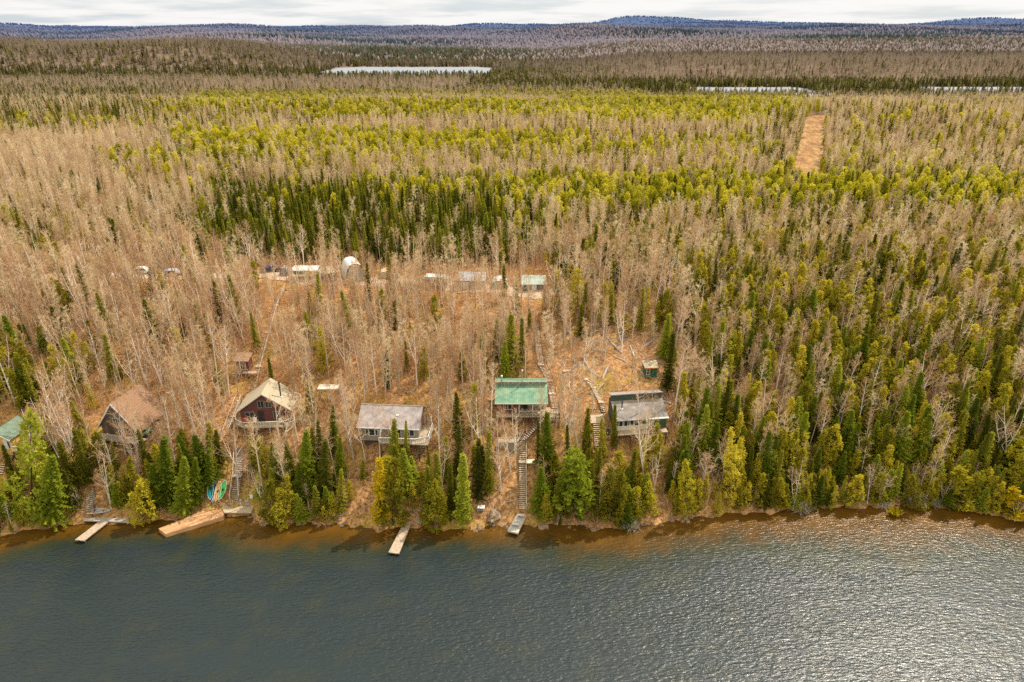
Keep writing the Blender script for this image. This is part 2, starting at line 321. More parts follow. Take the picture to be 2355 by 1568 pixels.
    lw = N(nt, 'ShaderNodeFresnel'); lw.inputs['IOR'].default_value = 1.33; L(nt, c3, 0, lw, 'Normal'); lm = N(nt, 'ShaderNodeMath', operation='MULTIPLY'); L(nt, lw, 0, lm, 0); lm.inputs[1].default_value = .75
    ms = N(nt, 'ShaderNodeMixShader'); L(nt, lm, 0, ms, 0); L(nt, m1, 0, ms, 1); L(nt, gl, 0, ms, 2)
    L(nt, ms, 0, N(nt, 'ShaderNodeOutputMaterial'), 0)
    return m
wx = np.arange(-300, 301, 1.5); wy = np.arange(-160, 106, 1.5)
WX, WY = np.meshgrid(wx, wy); nwc = len(wx)
iw = np.arange(len(wy) - 1)[:, None] * nwc + np.arange(nwc - 1)[None, :]
wm = water_mat('lake_water')
me = npmesh('lake', np.stack([WX, WY, WX * 0], -1).reshape(-1, 3), np.stack([iw, iw + 1, iw + nwc + 1, iw + nwc], -1).reshape(-1, 4), wm, 4)
dsh = shore(WX) - WY; wid = 5.2 + 4.6 * sstep(0, 50, WX) + 1.5 * np.sin(WX * .13)
at = me.attributes.new('shallow', 'FLOAT', 'POINT'); at.data.foreach_set('value', (np.exp(-(np.clip(dsh, 0, 99) / wid) ** 2) * .62).ravel().astype(np.float32))
wo = bpy.data.objects.new('lake', me); COL.objects.link(wo); tag(wo, kind='structure')
fm, nt = newmat('far_lake_water')
b = N(nt, 'ShaderNodeBsdfPrincipled'); b.inputs['Base Color'].default_value = (.23, .24, .27, 1); b.inputs['Roughness'].default_value = .6; b.inputs['Specular IOR Level'].default_value = .3
L(nt, b, 0, N(nt, 'ShaderNodeOutputMaterial'), 0)
for (x0, x1, y0, y1, lz) in LAKES:
    mb = MB(); n = 48; ring = []
    for k in range(n):
        t = 2 * math.pi * k / n; c, s_ = math.cos(t), math.sin(t)
        e = .42
        ring.append(((x0 + x1) / 2 + (x1 - x0 + 60) / 2 * math.copysign(abs(c) ** e, c) * (1 + .08 * math.sin(5 * t + 1) + .04 * math.sin(11 * t)), (y0 + y1) / 2 + (y1 - y0 + 25) / 2 * math.copysign(abs(s_) ** e, s_) * (1 + .04 * math.sin(7 * t)), lz))
    mb.add(ring, [tuple(range(n))]); o = mb.obj('distant_lake', fm); tag(o, kind='structure')

# gravel road along the top of the slope, and a footpath on the left
def strip(name, pts, w, mat, lift=.05):
    vs = []; fs = []; k = 5
    P_ = [Vector(p) for p in pts]; out = []
    for i in range(len(P_) - 1):
        for j in range(8): out.append(P_[i].lerp(P_[i + 1], j / 8))
    out.append(P_[-1])
    for i, p in enumerate(out):
        d = (out[min(i + 1, len(out) - 1)] - out[max(0, i - 1)]); d.z = 0; d.normalize(); n_ = Vector((-d.y, d.x, 0))
        for j in range(k):
            q = p + n_ * w * (j / (k - 1) - .5) * (1 + .15 * math.sin(i * 1.7) + .12 * math.sin(i * 4.1 + j))
            vs.append((q.x, q.y, gz(q.x, q.y) + lift + (.06 if 0 < j < k - 1 else -.03)))
    for i in range(len(out) - 1):
        for j in range(k - 1): a = i * k + j; fs.append((a, a + 1, a + k + 1, a + k))
    o = MB().add(vs, fs).obj(name, mat, None, True); tag(o, kind='structure'); return o
M['gravel'] = mat_noise('gravel', [(.3, (.34, .23, .15)), (.6, (.52, .38, .27)), (.8, (.62, .50, .38))], .8, .95)
M['grass'] = mat_noise('dry_grass', [(.34, (.08, .045, .02)), (.45, (.25, .135, .06)), (.55, (.38, .22, .08)), (.7, (.44, .29, .15))], .35, .95, (1, .35, 1), detail=9.0)
strip('gravel_road', [hit(*p) for p in [(-60, 288), (0, 283), (60, 276), (140, 276), (200, 277), (262, 274), (330, 281), (400, 282), (470, 288), (545, 293), (585, 300)]], 4.5, 'gravel', .12)
strip('footpath', [hit(*p) for p in [(20, 395), (34, 352), (50, 325), (62, 305)]], 2.0, 'gravel', .1)
# cleared strip for the power line
cl = []
for (a, b_) in [(803, 186), (806, 172), (808, 158), (811, 142), (814, 128), (816, 116)]: cl.append(hit(a, b_))
CLX = np.array([p.x for p in cl]); CLY = np.array([p.y for p in cl])
strip('cleared_strip', cl, 10.5, 'grass', .25)

# ------------------------------------------------------------------ cabins
def rail(name, pts, parent, mat='cream', h=.95, step=.35, post=1.6, w=.06):
    mb = MB()
    for a, b_ in zip(pts[:-1], pts[1:]):
        a = Vector(a); b_ = Vector(b_); d = (b_ - a).length
        mb.bar(a + Vector((0, 0, h)), b_ + Vector((0, 0, h)), w * 2, w * 1.3); mb.bar(a + Vector((0, 0, .12)), b_ + Vector((0, 0, .12)), w)
        n = max(2, int(d / step))
        for i in range(n + 1):
            p = a.lerp(b_, i / n); big = i % max(1, int(post / step)) == 0 or i == n
            mb.bar(p, p + Vector((0, 0, h)), w * (1.6 if big else .55))
    return mb.obj(name, mat, parent)
def window(parent, x, z, w, h, yf, frame='white', mull=1, axis='y', sgn=-1, bars=0):
    """framed window; on a front wall (axis y at yf) or a side wall (axis x at yf); sgn = outward direction"""
    t = .07
    def bx(mb, a0, a1, z0, z1, d0, d1):
        lo, hi = sorted((yf + sgn * d0, yf + sgn * d1))
        if axis == 'y': mb.box(a0, a1, lo, hi, z0, z1)
        else: mb.box(lo, hi, a0, a1, z0, z1)
    fr = MB(); bx(fr, x - w/2 - t, x + w/2 + t, z - t, z, .0, .07); bx(fr, x - w/2 - t, x + w/2 + t, z + h, z + h + t, .0, .07)
    bx(fr, x - w/2 - t, x - w/2, z, z + h, 0, .07); bx(fr, x + w/2, x + w/2 + t, z, z + h, 0, .07)
    for i in range(1, mull + 1):
        c = x - w/2 + w * i / (mull + 1); bx(fr, c - .04, c + .04, z, z + h, .012, .06)
    if bars: bx(fr, x - w/2, x + w/2, z + h * .5 - .025, z + h * .5 + .025, .012, .055)
    o = fr.obj('window', frame, parent)
    g = MB(); bx(g, x - w/2, x + w/2, z, z + h, -.02, .03); g.obj('pane', 'glass', o)
    return o
def door(parent, x, z, w, h, yf, mat, axis='y', sgn=-1, glass=False):
    d = MB(); lo, hi = sorted((yf - sgn * .02, yf + sgn * .05))
    if axis == 'y': d.box(x - w/2, x + w/2, lo, hi, z, z + h)
    else: d.box(lo, hi, x - w/2, x + w/2, z, z + h)
    o = d.obj('door', mat, parent)
    k = MB(); lo, hi = sorted((yf + sgn * .05, yf + sgn * .1))
    if axis == 'y': k.box(x + w/2 - .14, x + w/2 - .08, lo, hi, z + h * .45, z + h * .5)
    else: k.box(lo, hi, x + w/2 - .14, x + w/2 - .08, z + h * .45, z + h * .5)
    k.obj('handle', 'metal', o)
    return o
def posts(parent, pts, top, root, w=.16, mat='dark_wood'):
    """each post reaches from top down to the ground under it (local coordinates)"""
    c, s_ = math.cos(root.rotation_euler.z), math.sin(root.rotation_euler.z)
    for (x, y) in pts:
        X_ = root.location.x + c * x - s_ * y; Y_ = root.location.y + s_ * x + c * y
        zb = gz(X_, Y_) - root.location.z - .3
        if zb < top - .1: MB().bar((x, y, zb), (x, y, top), w).obj('post', mat, parent)
def flight(parent, p0, p1, w, n, rail_side=0, mat='stair_wood', name='stairs', railmat='stair_wood', th=.06):
    """open-tread stair between two local points (bottom, top)"""
    p0 = Vector(p0); p1 = Vector(p1); d = p1 - p0; hd = Vector((d.x, d.y, 0)).normalized(); s_ = Vector((-hd.y, hd.x, 0))
    run = Vector((d.x, d.y, 0)).length / n
    st = MB()
    for sg in (-1, 1): st.bar(p0 + s_ * sg * (w/2 - .04) - Vector((0, 0, .12)), p1 + s_ * sg * (w/2 - .04) - Vector((0, 0, .12)), .06, .24)
    a = st.obj('stringer', 'dark_wood', parent)
    tr = MB(); dpt = min(.30, run * .72)
    for i in range(n):
        c = p0 + d * ((i + .5) / n)
        q = [c - s_*w/2 - hd*dpt/2, c + s_*w/2 - hd*dpt/2, c + s_*w/2 + hd*dpt/2, c - s_*w/2 + hd*dpt/2]
        tr.slab(q, th)
    tr.obj('treads', mat, parent)
    if rail_side:
        for sg in ((-1, 1) if rail_side == 2 else (rail_side,)):
            rl = MB(); o = s_ * sg * (w/2 + .03)
            rl.bar(p0 + o + Vector((0, 0, .95)), p1 + o + Vector((0, 0, .95)), .09, .07)
            k = max(1, int(d.length / 2))
            for i in range(k + 1): c = p0.lerp(p1, i / k) + o; rl.bar(c - Vector((0, 0, .3)), c + Vector((0, 0, .95)), .09)
            rl.obj('handrail', railmat, parent)
def gable(parent, x0, x1, y0, y1, ze, rise, wall, roof, ov=.4, zb=-.3, th=.14, trim='cream', fov=.4):
    """gable-front house: ridge runs along y"""
    xc = (x0 + x1) / 2
    w = MB(); w.prism([(x0, zb), (x1, zb), (x1, ze), (xc, ze + rise), (x0, ze)], 1, y0, y1); o = w.obj('wall', wall, parent); fixn(o.data)
    sl = rise / ((x1 - x0) / 2)
    r_ = MB()
    for sg in (-1, 1):
        xe = xc + sg * ((x1 - x0) / 2 + ov)
        r_.slab([(xc, y0 - fov, ze + rise + .16), (xe, y0 - fov, ze - ov * sl + .16), (xe, y1 + ov, ze - ov * sl + .16), (xc, y1 + ov, ze + rise + .16)], th)
    ro = r_.obj('roof', roof, parent)
    f = MB()
    for sg in (-1, 1):
        xe = xc + sg * ((x1 - x0) / 2 + ov)
        f.bar((xc, y0 - fov - .03, ze + rise + .05), (xe, y0 - fov - .03, ze - ov * sl + .05), .05, .2)
    f.obj('fascia', trim, ro)
    return o, ro

# --- green roofed cabin (centre)
p = hit(522, 414, 2.5); T = thing('cabin', 'green metal-roofed cabin with a clerestory and a shaded front porch', 'cabin', p, R(0))
w = MB(); w.box(-4.3, -.6, .1, 1.7, -.25, 2.4); o = w.obj('wall', 'red_wall', T); o['label'] = 'reddish enclosed half of the front'
w = MB(); w.prism([(1.72, -.25), (5.5, -.25), (5.5, 3.35), (3.62, 4.15), (3.6, 3.55), (1.72, 2.85)], 0, -4.3, 3.9); o = w.obj('wall', 'taupe_wall', T); fixn(o.data)
r_ = MB(); r_.slab([(-4.6, -.45, 2.35), (4.35, -.45, 2.35), (4.35, 3.6, 3.83), (-4.6, 3.6, 3.83)], .12); o = r_.obj('roof', 'green_roof', T)
r_ = MB(); r_.slab([(-4.6, 3.25, 4.62), (4.35, 3.25, 4.62), (4.35, 5.9, 3.75), (-4.6, 5.9, 3.75)], .14); o2 = r_.obj('roof', 'green_roof', T)
MB().box(-4.6, 4.35, 3.19, 3.245, 4.4, 4.6).obj('fascia', 'cream', o2); MB().box(-4.6, 4.35, -.52, -.46, 2.16, 2.36).obj('fascia', 'cream', o)
cw = MB(); cw.box(-4.3, 4.1, 3.5, 3.61, 3.7, 4.5); cw.obj('clerestory_wall', 'taupe_wall', T)
for x in (-3.2, -2.0, 1.5, 2.6): window(T, x, 3.98, .6, .26, 3.5, 'cream', 0)
for (x, y_, h, rr) in ((-3.45, 3.1, 1.9, .09), (.05, 3.2, 2.9, .07)):
    c = MB(); c.tube([(x, y_, 3.5), (x, y_, 3.6 + h)], [rr, rr], 8); o = c.obj('chimney', 'metal', T)
    c = MB(); c.tube([(x, y_, 3.6 + h), (x, y_, 3.85 + h)], [rr * 2, rr * 1.7], 8); c.obj('cap', 'white', o)
MB().tube([(-.05, 3.2, 4.6), (-1.6, 2.3, 3.4)], [.02, .02], 4).obj('brace', 'metal', T)
window(T, 1.9, .75, 1.1, 1.2, 1.72, 'white', 1); window(T, 3.2, .75, .9, 1.2, 1.72, 'white', 1)
door(T, .5, .02, .95, 2.05, 1.72, 'black'); window(T, -2.4, .9, 1.3, 1.0, .1, 'cream', 1)
dk = MB(); dk.box(-4.4, 4.1, -.75, 1.7, -.2, -.02); dk.obj('deck', 'deck', T)
for x in (-.5, 1.8, 4.0): MB().box(x - .07, x + .07, -.3, -.16, -.02, 2.25).obj('porch_post', 'cream', T)
rail('railing', [(-.5, -.7, 0), (3.9, -.7, 0)], T, 'grey_wood')
dk = MB(); dk.box(4.12, 6.4, -1.2, 2.6, -.4, -.24); dk.obj('side_deck', 'deck', T)
rail('railing', [(4.2, -1.15, -.24), (6.35, -1.15, -.24), (6.35, 2.4, -.24)], T, 'black')
flight(T, (.2, -3.3, -3.0), (3.6, -1.0, -.15), 1.0, 13, 2, 'grey_wood', railmat='dark_wood')
posts(T, [(-4.2, -.6), (-1.8, -.6), (.5, -.6), (2.6, -.6), (4.0, -.6), (6.2, -1.0), (4.3, -1.0)], -.1, T)
bw = MB(); bw.box(-4.1, 3.7, .9, 5.3, -3.4, -.26); bw.obj('base_wall', 'brown_wall', T)
# second pipe pole behind, boat under deck
q = hit(525.5, 384, 0); t = thing('pole', 'thin grey pole standing just behind the green metal roof', 'pole', (q.x, q.y + 1, gz(q.x, q.y + 1)))
MB().tube([(0, 0, -.3), (0, 0, 5.6)], [.08, .06], 8).obj('shaft', 'cream', t); MB().box(-.1, .1, -.1, .1, 5.6, 5.75).obj('cap', 'metal', t)
def rowboat(name, label, loc, rz, ln, wd, hull, cat='boat', tilt=0, seat=True, group=None):
    t = thing(name, label, cat, loc, rz, group)
    n = 11; vs = []; fs = []
    for i in range(n):
        u_ = i / (n - 1); xx = (u_ - .5) * ln; ww = wd / 2 * max(.04, (1 - abs(2 * u_ - 1) ** 2.6)) if not seat else wd / 2 * (.78 if u_ < .05 else max(.05, 1 - (max(0, u_ - .4) / .6) ** 2.4))
        hh = .5 * wd * .55
        vs += [(xx, -ww, hh + .08 * u_), (xx, -ww * .75, hh * .35), (xx, 0, 0), (xx, ww * .75, hh * .35), (xx, ww, hh + .08 * u_)]
    for i in range(n - 1):
        for j in range(4): a = i * 5 + j; fs.append((a, a + 5, a + 6, a + 1))
    fs.append((0, 1, 2, 3, 4)); MB().add(vs, fs).obj('hull', hull, t, True)
    if seat:
        for xx in (-.25, .15): MB().box(xx * ln - .12, xx * ln + .12, -wd * .4, wd * .4, wd * .2, wd * .2 + .03).obj('seat', 'grey_wood', t)
    g = MB()
    for j in (0, 4): g.tube([Vector(vs[i * 5 + j]) for i in range(n)], [.025] * n, 5)
    g.obj('gunwale', 'white', t)
    return t
q = hit(549, 421, .7); rowboat('boat', 'pale upturned-looking boat hull stored under the side deck of the green-roofed cabin', (q.x, q.y, q.z), R(6), 2.9, 1.1, 'kay_white')

# --- red chalet
p = hit(262, 427, 3.0); T = thing('chalet', 'red gabled chalet with a tan roof, stovepipe and wraparound deck', 'house', p, R(3))
wl, ro = gable(T, -3.85, 4.55, 1.8, 6.6, 2.5, 3.0, 'red_wall', 'tan_roof', .45, -.2, fov=.5)
c = MB(); c.tube([(2.9, 3.2, 3.5), (2.9, 3.2, 6.6)], [.11, .11], 10); o = c.obj('chimney', 'black', T); MB().tube([(2.9, 3.2, 6.6), (2.9, 3.2, 6.78)], [.2, .15], 10).obj('cap', 'black', o)
MB().box(2.68, 3.12, 2.98, 3.42, 3.62, 4.05).obj('flashing', 'white', o)
window(T, -.2, 2.75, .95, 1.25, 1.8, 'taupe_wall', 1); window(T, 1.05, 2.75, .95, 1.1, 1.8, 'taupe_wall', 1)
door(T, -.45, .02, .95, 2.1, 1.8, 'black'); window(T, -2.3, .8, 1.4, 1.1, 1.8, 'taupe_wall', 1); window(T, 2.4, .6, 1.5, 1.3, 1.8, 'taupe_wall', 2)
window(T, 3.6, .9, 1.0, .9, 4.55, 'cream', 0, 'x', 1)
dk = MB(); dp = [(-5.2, 3.4), (-4.7, 1.2), (-3.1, 0), (3.6, 0), (6.2, 1.7), (6.6, 6.2), (4.6, 6.4), (4.6, 1.82), (-3.9, 1.82), (-3.9, 3.6)]
dk.prism(dp, 2, -.2, -.02); o = dk.obj('deck', 'deck', T); fixn(o.data)
rail('railing', [(-5.15, 3.3, 0), (-4.65, 1.2, 0), (-3.1, .06, 0), (3.55, .06, 0), (6.12, 1.75, 0), (6.5, 6.1, 0)], T, 'cream')
MB().box(4.6, 6.6, 6.25, 6.4, 0, 1.3).obj('end_screen', 'orange_wall', T)
MB().box(4.7, 5.4, 4.6, 5.6, 0, .95).obj('side_cabinet', 'orange_wall', T)
posts(T, [(-4.6, 1.4), (-3, .2), (-1, .2), (1.2, .2), (3.4, .2), (6, 1.9), (6.3, 5.8)], -.15, T, .18, 'grey_wood')
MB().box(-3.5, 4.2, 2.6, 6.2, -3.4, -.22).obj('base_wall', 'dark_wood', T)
cx_ = thing('gas_grill', 'small dark grill at the right front corner of the red chalet deck', 'grill', p + Vector((4.0, .95, 0)))
MB().box(-.35, .35, -.22, .22, .6, .85).obj('body', 'black', cx_); MB().prism([(-.22, .852), (.22, .852), (.15, 1.1), (-.15, 1.1)], 0, -.35, .35).obj('lid', 'black', cx_)
MB().box(-.3, -.24, -.2, .2, 0, .598).obj('leg', 'metal', cx_); MB().box(.24, .3, -.2, .2, 0, .598).obj('leg', 'metal', cx_)
def chair(loc, rz, label, mat='white', group=None):
    t = thing('deck_chair', label, 'chair', loc, rz, group)
    MB().box(-.27, .27, -.27, .25, .38, .43).obj('seat', mat, t); MB().slab([(-.27, .25, .43), (.27, .25, .43), (.27, .42, 1.0), (-.27, .42, 1.0)], .04).obj('backrest', mat, t)
    for sx in (-.24, .24):
        for sy in (-.24, .22): MB().box(sx - .02, sx + .02, sy - .02, sy + .02, 0, .38).obj('leg', mat, t)
    return t
chair(p + Vector((-3.2, 1.0, 0)), R(30), 'reddish pink deck chair at the left corner of the red chalet deck', 'red_thing')
chair(p + Vector((-1.6, 1.1, 0)), R(-10), 'white deck chair left of the red chalet door', 'white')
chair(p + Vector((2.9, .95, 0)), R(20), 'white deck chair beside the grill on the red chalet deck', 'white')

# --- red shed above
p = hit(243, 371, .9); T = thing('shed', 'small red shed with one white window beside the long hillside stairs', 'shed', p, R(-4))
MB().box(-1.25, 1.1, .2, 2.0, -.1, 1.95).obj('wall', 'red_wall', T)
MB().slab([(-1.5, -.15, 2.05), (1.35, -.15, 2.05), (1.35, 2.2, 2.75), (-1.5, 2.2, 2.75)], .1).obj('roof', 'brown_roof', T)
window(T, .25, .8, .55, .75, .2, 'white', 0, bars=1); MB().box(-1.3, 1.2, -.7, .18, -.2, -.05).obj('deck', 'grey_wood', T)
rail('railing', [(-1.3, -.68, 0), (1.2, -.68, 0)], T, 'grey_wood', .7); posts(T, [(-1.2, -.6), (1.1, -.6), (-1.2, 1.8), (1.0, 1.8)], -.15, T)
MB().box(1.2, 3.1, -.6, .4, -.25, -.1).obj('walkway', 'deck', T)

# --- grey metal roofed cabin
p = hit(390, 438, 2.2); T = thing('cabin', 'taupe cabin with a weathered grey metal roof and white-framed windows', 'cabin', p, R(-4))
w = MB(); w.prism([(0, -.6), (6.6, -.6), (6.6, 2.3), (3.3, 4.1), (0, 2.3)], 0, -4.9, 4.7); o = w.obj('wall', 'taupe_wall', T); fixn(o.data)
r_ = MB(); r_.slab([(-5.3, -.5, 2.2), (5.1, -.5, 2.2), (5.1, 3.3, 4.3), (-5.3, 3.3, 4.3)], .13); r_.slab([(-5.3, 7.1, 2.2), (5.1, 7.1, 2.2), (5.1, 3.3, 4.3), (-5.3, 3.3, 4.3)], .13); ro = r_.obj('roof', 'grey_roof', T)
MB().box(-5.3, 5.1, -.57, -.51, 2.02, 2.2).obj('fascia', 'white', ro); MB().tube([(-5.3, 3.3, 4.34), (5.1, 3.3, 4.34)], [.09, .09], 6).obj('ridge_cap', 'grey_wood', ro)
MB().box(.9, 1.35, 1.5, 2.1, 3.27, 3.48).obj('roof_vent', 'cream', ro)
for x, wd in ((-3.75, .38), (-2.95, .85), (-2.15, .38)): window(T, x, .45, wd, 1.15 if wd < .5 else 1.3, 0, 'white', 0)
window(T, .9, .05, 1.9, 1.75, 0, 'white', 2); window(T, 3.3, .6, 1.5, 1.1, 0, 'white', 1)
MB().box(-1.5, 6.6, -1.5, -.02, -.2, -.04).obj('deck', 'deck', T); MB().box(4.72, 6.6, .0, 4.6, -.2, -.04).obj('side_deck', 'deck', T)
rail('railing', [(-1.45, -1.45, 0), (4.5, -1.45, 0), (6.5, -.6, 0), (6.5, 3.6, 0)], T, 'white')
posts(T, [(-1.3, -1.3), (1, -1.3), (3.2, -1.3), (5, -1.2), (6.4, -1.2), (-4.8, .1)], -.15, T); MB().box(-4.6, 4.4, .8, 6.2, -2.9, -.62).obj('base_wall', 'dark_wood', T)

# --- dark green cabin on the right
p = hit(641, 427, 2.2); T = thing('cabin', 'dark green cabin with a stained grey roof and a row of white-framed windows', 'cabin', p, R(7))
w = MB(); w.prism([(0, -.4), (5.0, -.4), (5.0, 3.1), (3.5, 4.4), (3.45, 3.2), (0, 1.75)], 0, -4.4, 4.3); o = w.obj('wall', 'dgreen_wall', T); fixn(o.data)
MB().box(-4.3, 1.0, -.09, -.005, -.4, .55).obj('front_panel', 'cream', T)
r_ = MB(); r_.slab([(-4.5, -.45, 1.7), (4.5, -.45, 1.7), (4.5, 3.4, 3.33), (-4.5, 3.4, 3.33)], .14); ro = r_.obj('roof', 'mud_roof', T)
r_ = MB(); r_.slab([(-4.6, 3.3, 4.6), (4.4, 3.3, 4.6), (4.4, 5.3, 3.95), (-4.6, 5.3, 3.95)], .12); r_.obj('roof', 'grey_roof', T)
MB().box(1.2, 4.5, -.55, -.1, 1.66, 1.8).obj('gutter_sheet', 'white', ro)
MB().box(-4.3, 4.2, 3.42, 3.52, 3.3, 4.5).obj('clerestory_wall', 'dgreen_wall', T)
c = MB(); c.tube([(-3.0, 1.8, 2.6), (-3.0, 1.8, 4.3)], [.1, .1], 8); o = c.obj('chimney', 'black', T); MB().box(-3.2, -2.8, 1.6, 2.0, 2.45, 2.75).obj('flashing', 'white', o)
for x in (-3.55, -2.7, -1.7, -.85): window(T, x, .5, .62, .98, -.09, 'white', 0)
MB().box(.0, 4.2, -.06, -.004, .6, 1.5).obj('green_panel', 'green_wall', T); MB().box(-.35, -.08, -.05, -.006, .5, 1.4).obj('red_panel', 'red_thing', T)
MB().box(-4.4, 4.3, -1.3, -.1, -.6, -.44).obj('deck', 'dock_wood', T); posts(T, [(-4.2, -1.1), (-2, -1.1), (0, -1.1), (2, -1.1), (4.1, -1.1)], -.5, T)
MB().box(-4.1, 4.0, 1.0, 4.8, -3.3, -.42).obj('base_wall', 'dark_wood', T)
q = p + Vector((-5.4, .6, -.6)); t = thing('barrel', 'blue barrel beside the left wall of the dark green cabin', 'barrel', (q.x, q.y, gz(q.x, q.y)))
MB().tube([(0, 0, 0), (0, 0, .45), (0, 0, .9)], [.28, .32, .28], 14).obj('drum', 'blue_barrel', t, True); MB().tube([(0, 0, .9), (0, 0, .94)], [.27, .27], 14).obj('lid', 'black', t)
q = hit(595, 418, .7); T = thing('deck_platform', 'low wooden platform with steps left of the dark green cabin', 'deck', q)
MB().box(-1.3, 1.5, -1.6, 1.6, -.12, 0).obj('boards', 'deck', T); rail('railing', [(-1.3, 1.55, 0), (1.5, 1.55, 0)], T, 'black', .8); posts(T, [(-1.1, -1.4), (1.3, -1.4)], -.05, T)
flight(T, (.1, -4.8, -2.9), (.1, -1.6, -.1), 1.2, 12)

# --- small green shed
p = hit(651, 376, .2); T = thing('shed', 'small green shed with a white-framed door and rusty orange roof edge', 'shed', p, R(4))
MB().box(-1.15, 1.05, 0, 1.7, -.3, 1.75).obj('wall', 'green_wall', T); MB().slab([(-1.35, -.3, 1.8), (1.25, -.3, 1.8), (1.25, 1.9, 2.25), (-1.35, 1.9, 2.25)], .09).obj('roof', 'tan_roof', T)
window(T, -.6, .35, .5, 1.05, 0, 'white', 0, bars=1); MB().box(-.14, .14, .5, .8, 2.0, 2.6).obj('vent', 'cream', T)
MB().box(-1.3, 1.2, -.38, -.31, 1.66, 1.84).obj('fascia', 'orange_wall', T)

# --- flat roofed shelter between chalet and grey cabin
p = hit(330, 402, 0); T = thing('open_shelter', 'open shelter of thin posts under a flat tan roof slab', 'shelter', p)
MB().box(-1.8, 1.7, -.5, 1.3, 2.75, 2.9).obj('roof', 'cream', T)
for x in (-1.5, 1.4):
    for y_ in (-.3, 1.1): MB().box(x - .06, x + .06, y_ - .06, y_ + .06, -.4, 2.75).obj('post', 'grey_wood', T)
t = thing('hanging_bag', 'white bag hanging under the flat tan shelter roof', 'bag', p + Vector((-.1, .2, .2)))
MB().tube([(0, 0, .1), (.03, 0, .5), (0, 0, 1.1)], [.22, .30, .05], 8).obj('sack', 'white', t, True); MB().bar((0, 0, 1.05), (0, 0, 2.55), .06).obj('strap', 'kay_white', t)

# --- brown roofed chalet left
p = hit(119, 437, 2.2); T = thing('chalet', 'steep brown-roofed chalet half hidden by bare birches', 'house', p, R(-12))
gable(T, -3.5, 3.6, .6, 7.0, 1.6, 4.6, 'brown_wall', 'brown_roof', .45, -.3, fov=.6, trim='white')
window(T, -.4, 2.0, .8, 1.2, .6, 'cream', 1); window(T, 1.3, .5, 1.1, 1.1, .6, 'cream', 1); door(T, -1.8, 0, .9, 2, .6, 'dark_wood')
MB().box(-3.6, 4.8, -1.1, .58, -.2, -.04).obj('deck', 'grey_wood', T); rail('railing', [(-3.5, -1.05, 0), (4.75, -1.05, 0)], T, 'grey_wood')
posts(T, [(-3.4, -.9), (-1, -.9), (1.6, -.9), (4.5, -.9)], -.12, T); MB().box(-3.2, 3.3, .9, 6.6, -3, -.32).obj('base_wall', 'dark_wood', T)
for x in (-1.6, .9): window(T, x, -1.6, 1.0, .7, .9, 'white', 1)
t = thing('canopy', 'small teal canopy at the right front of the brown-roofed chalet', 'canopy', hit(148, 441, 0), R(-12))
MB().slab([(-.9, -.6, 2.0), (.9, -.6, 2.0), (.9, .8, 2.4), (-.9, .8, 2.4)], .06).obj('cover', 'tarp_green', t)
for x in (-.8, .8): MB().bar((x, -.5, -.4), (x, -.5, 2.0), .07).obj('post', 'grey_wood', t)

# --- yellow cabin at the left edge
p = hit(2, 449, 1.0); T = thing('cabin', 'yellow cabin with a green roof at the left edge of the photo', 'cabin', p, R(-6))
gable(T, -2.3, 1.9, 0, 4.6, 2.0, 1.2, 'yellow_wall', 'teal', .35, -1.2, fov=.3, trim='cream')
window(T, -.3, .9, .45, .5, 0, 'dark_wood', 0); door(T, 1.0, 0, .6, 1.9, 0, 'white'); window(T, 1.55, .3, .35, 1.3, 0, 'white', 0)
MB().box(1.92, 4.3, -.3, 2.2, -.25, -.08).obj('deck', 'deck', T); rail('railing', [(2.0, -.25, 0), (4.25, -.25, 0), (4.25, 2.0, 0)], T, 'cream', .8); posts(T, [(2.1, -.2), (4.2, -.2)], -.1, T)
t = thing('canopy', 'teal green porch canopy right of the yellow cabin', 'canopy', p + Vector((4.0, 1.6, 0)), R(-6))
MB().slab([(-1.3, -.7, 1.75), (1.3, -.7, 1.75), (1.3, .9, 2.1), (-1.3, .9, 2.1)], .07).obj('cover', 'teal', t)
for x in (-1.2, 1.2): MB().bar((x, -.6, -.6), (x, -.6, 1.75), .08).obj('post', 'cream', t)

# ------------------------------------------------------------------ outdoor stairs
def stairs(label, pix, w=1.1, rail_side=0, off=.45, mat='stair_wood', railmat='stair_wood', offs=None, tread=.27):
    pts = [hit(a, b_, (offs[i] if offs else off)) for i, (a, b_) in enumerate(pix)]
    T = thing('stairs', label, 'stairs', pts[0])
    loc = [q - pts[0] for q in pts]
    for a, b_ in zip(loc[:-1], loc[1:]):
        n = max(3, int((b_ - a).length / tread / 1.15)); flight(T, a, b_, w, n, rail_side, mat, railmat=railmat)
    for a in loc[1:-1]: MB().box(a.x - w * .55, a.x + w * .55, a.y - w * .45, a.y + w * .45, a.z - .06, a.z + .05).obj('landing', mat, T)
    return T
stairs('straight pale wooden stairs from the small dock up to the green-roofed cabin', [(522.5, 509), (522.5, 461), (523, 433)], 1.15, -1, .5)
stairs('long narrow hillside stairs climbing from the red chalet to the road', [(253, 392), (259, 366), (268, 332), (276, 305), (283, 288)], 1.0, -1, .35)
stairs('steep grey stairs from the square platform up to the red chalet', [(234.5, 500), (238, 475), (239.5, 447)], 1.3, 1, .4, 'grey_wood')
stairs('short stairs rising beside the left edge of the red chalet deck', [(226, 435), (233, 416), (239, 400)], .9, 2, .5, 'stair_wood')
stairs('curving stairs running down the slope right of the grey metal-roofed cabin', [(396, 485), (410, 464), (423, 446), (429, 426), (430, 414)], .95, 0, .35)
stairs('winding stairs coming down behind the green metal roof on its right side', [(555, 408), (552, 393), (549, 380), (541, 364), (538, 345), (536, 322)], 1.1, -1, .5, railmat='dark_wood')
stairs('thin stairs descending to the dark green cabin from the road', [(604, 412), (601, 402), (593, 387), (586, 379), (580, 362)], .8, 0, .3)
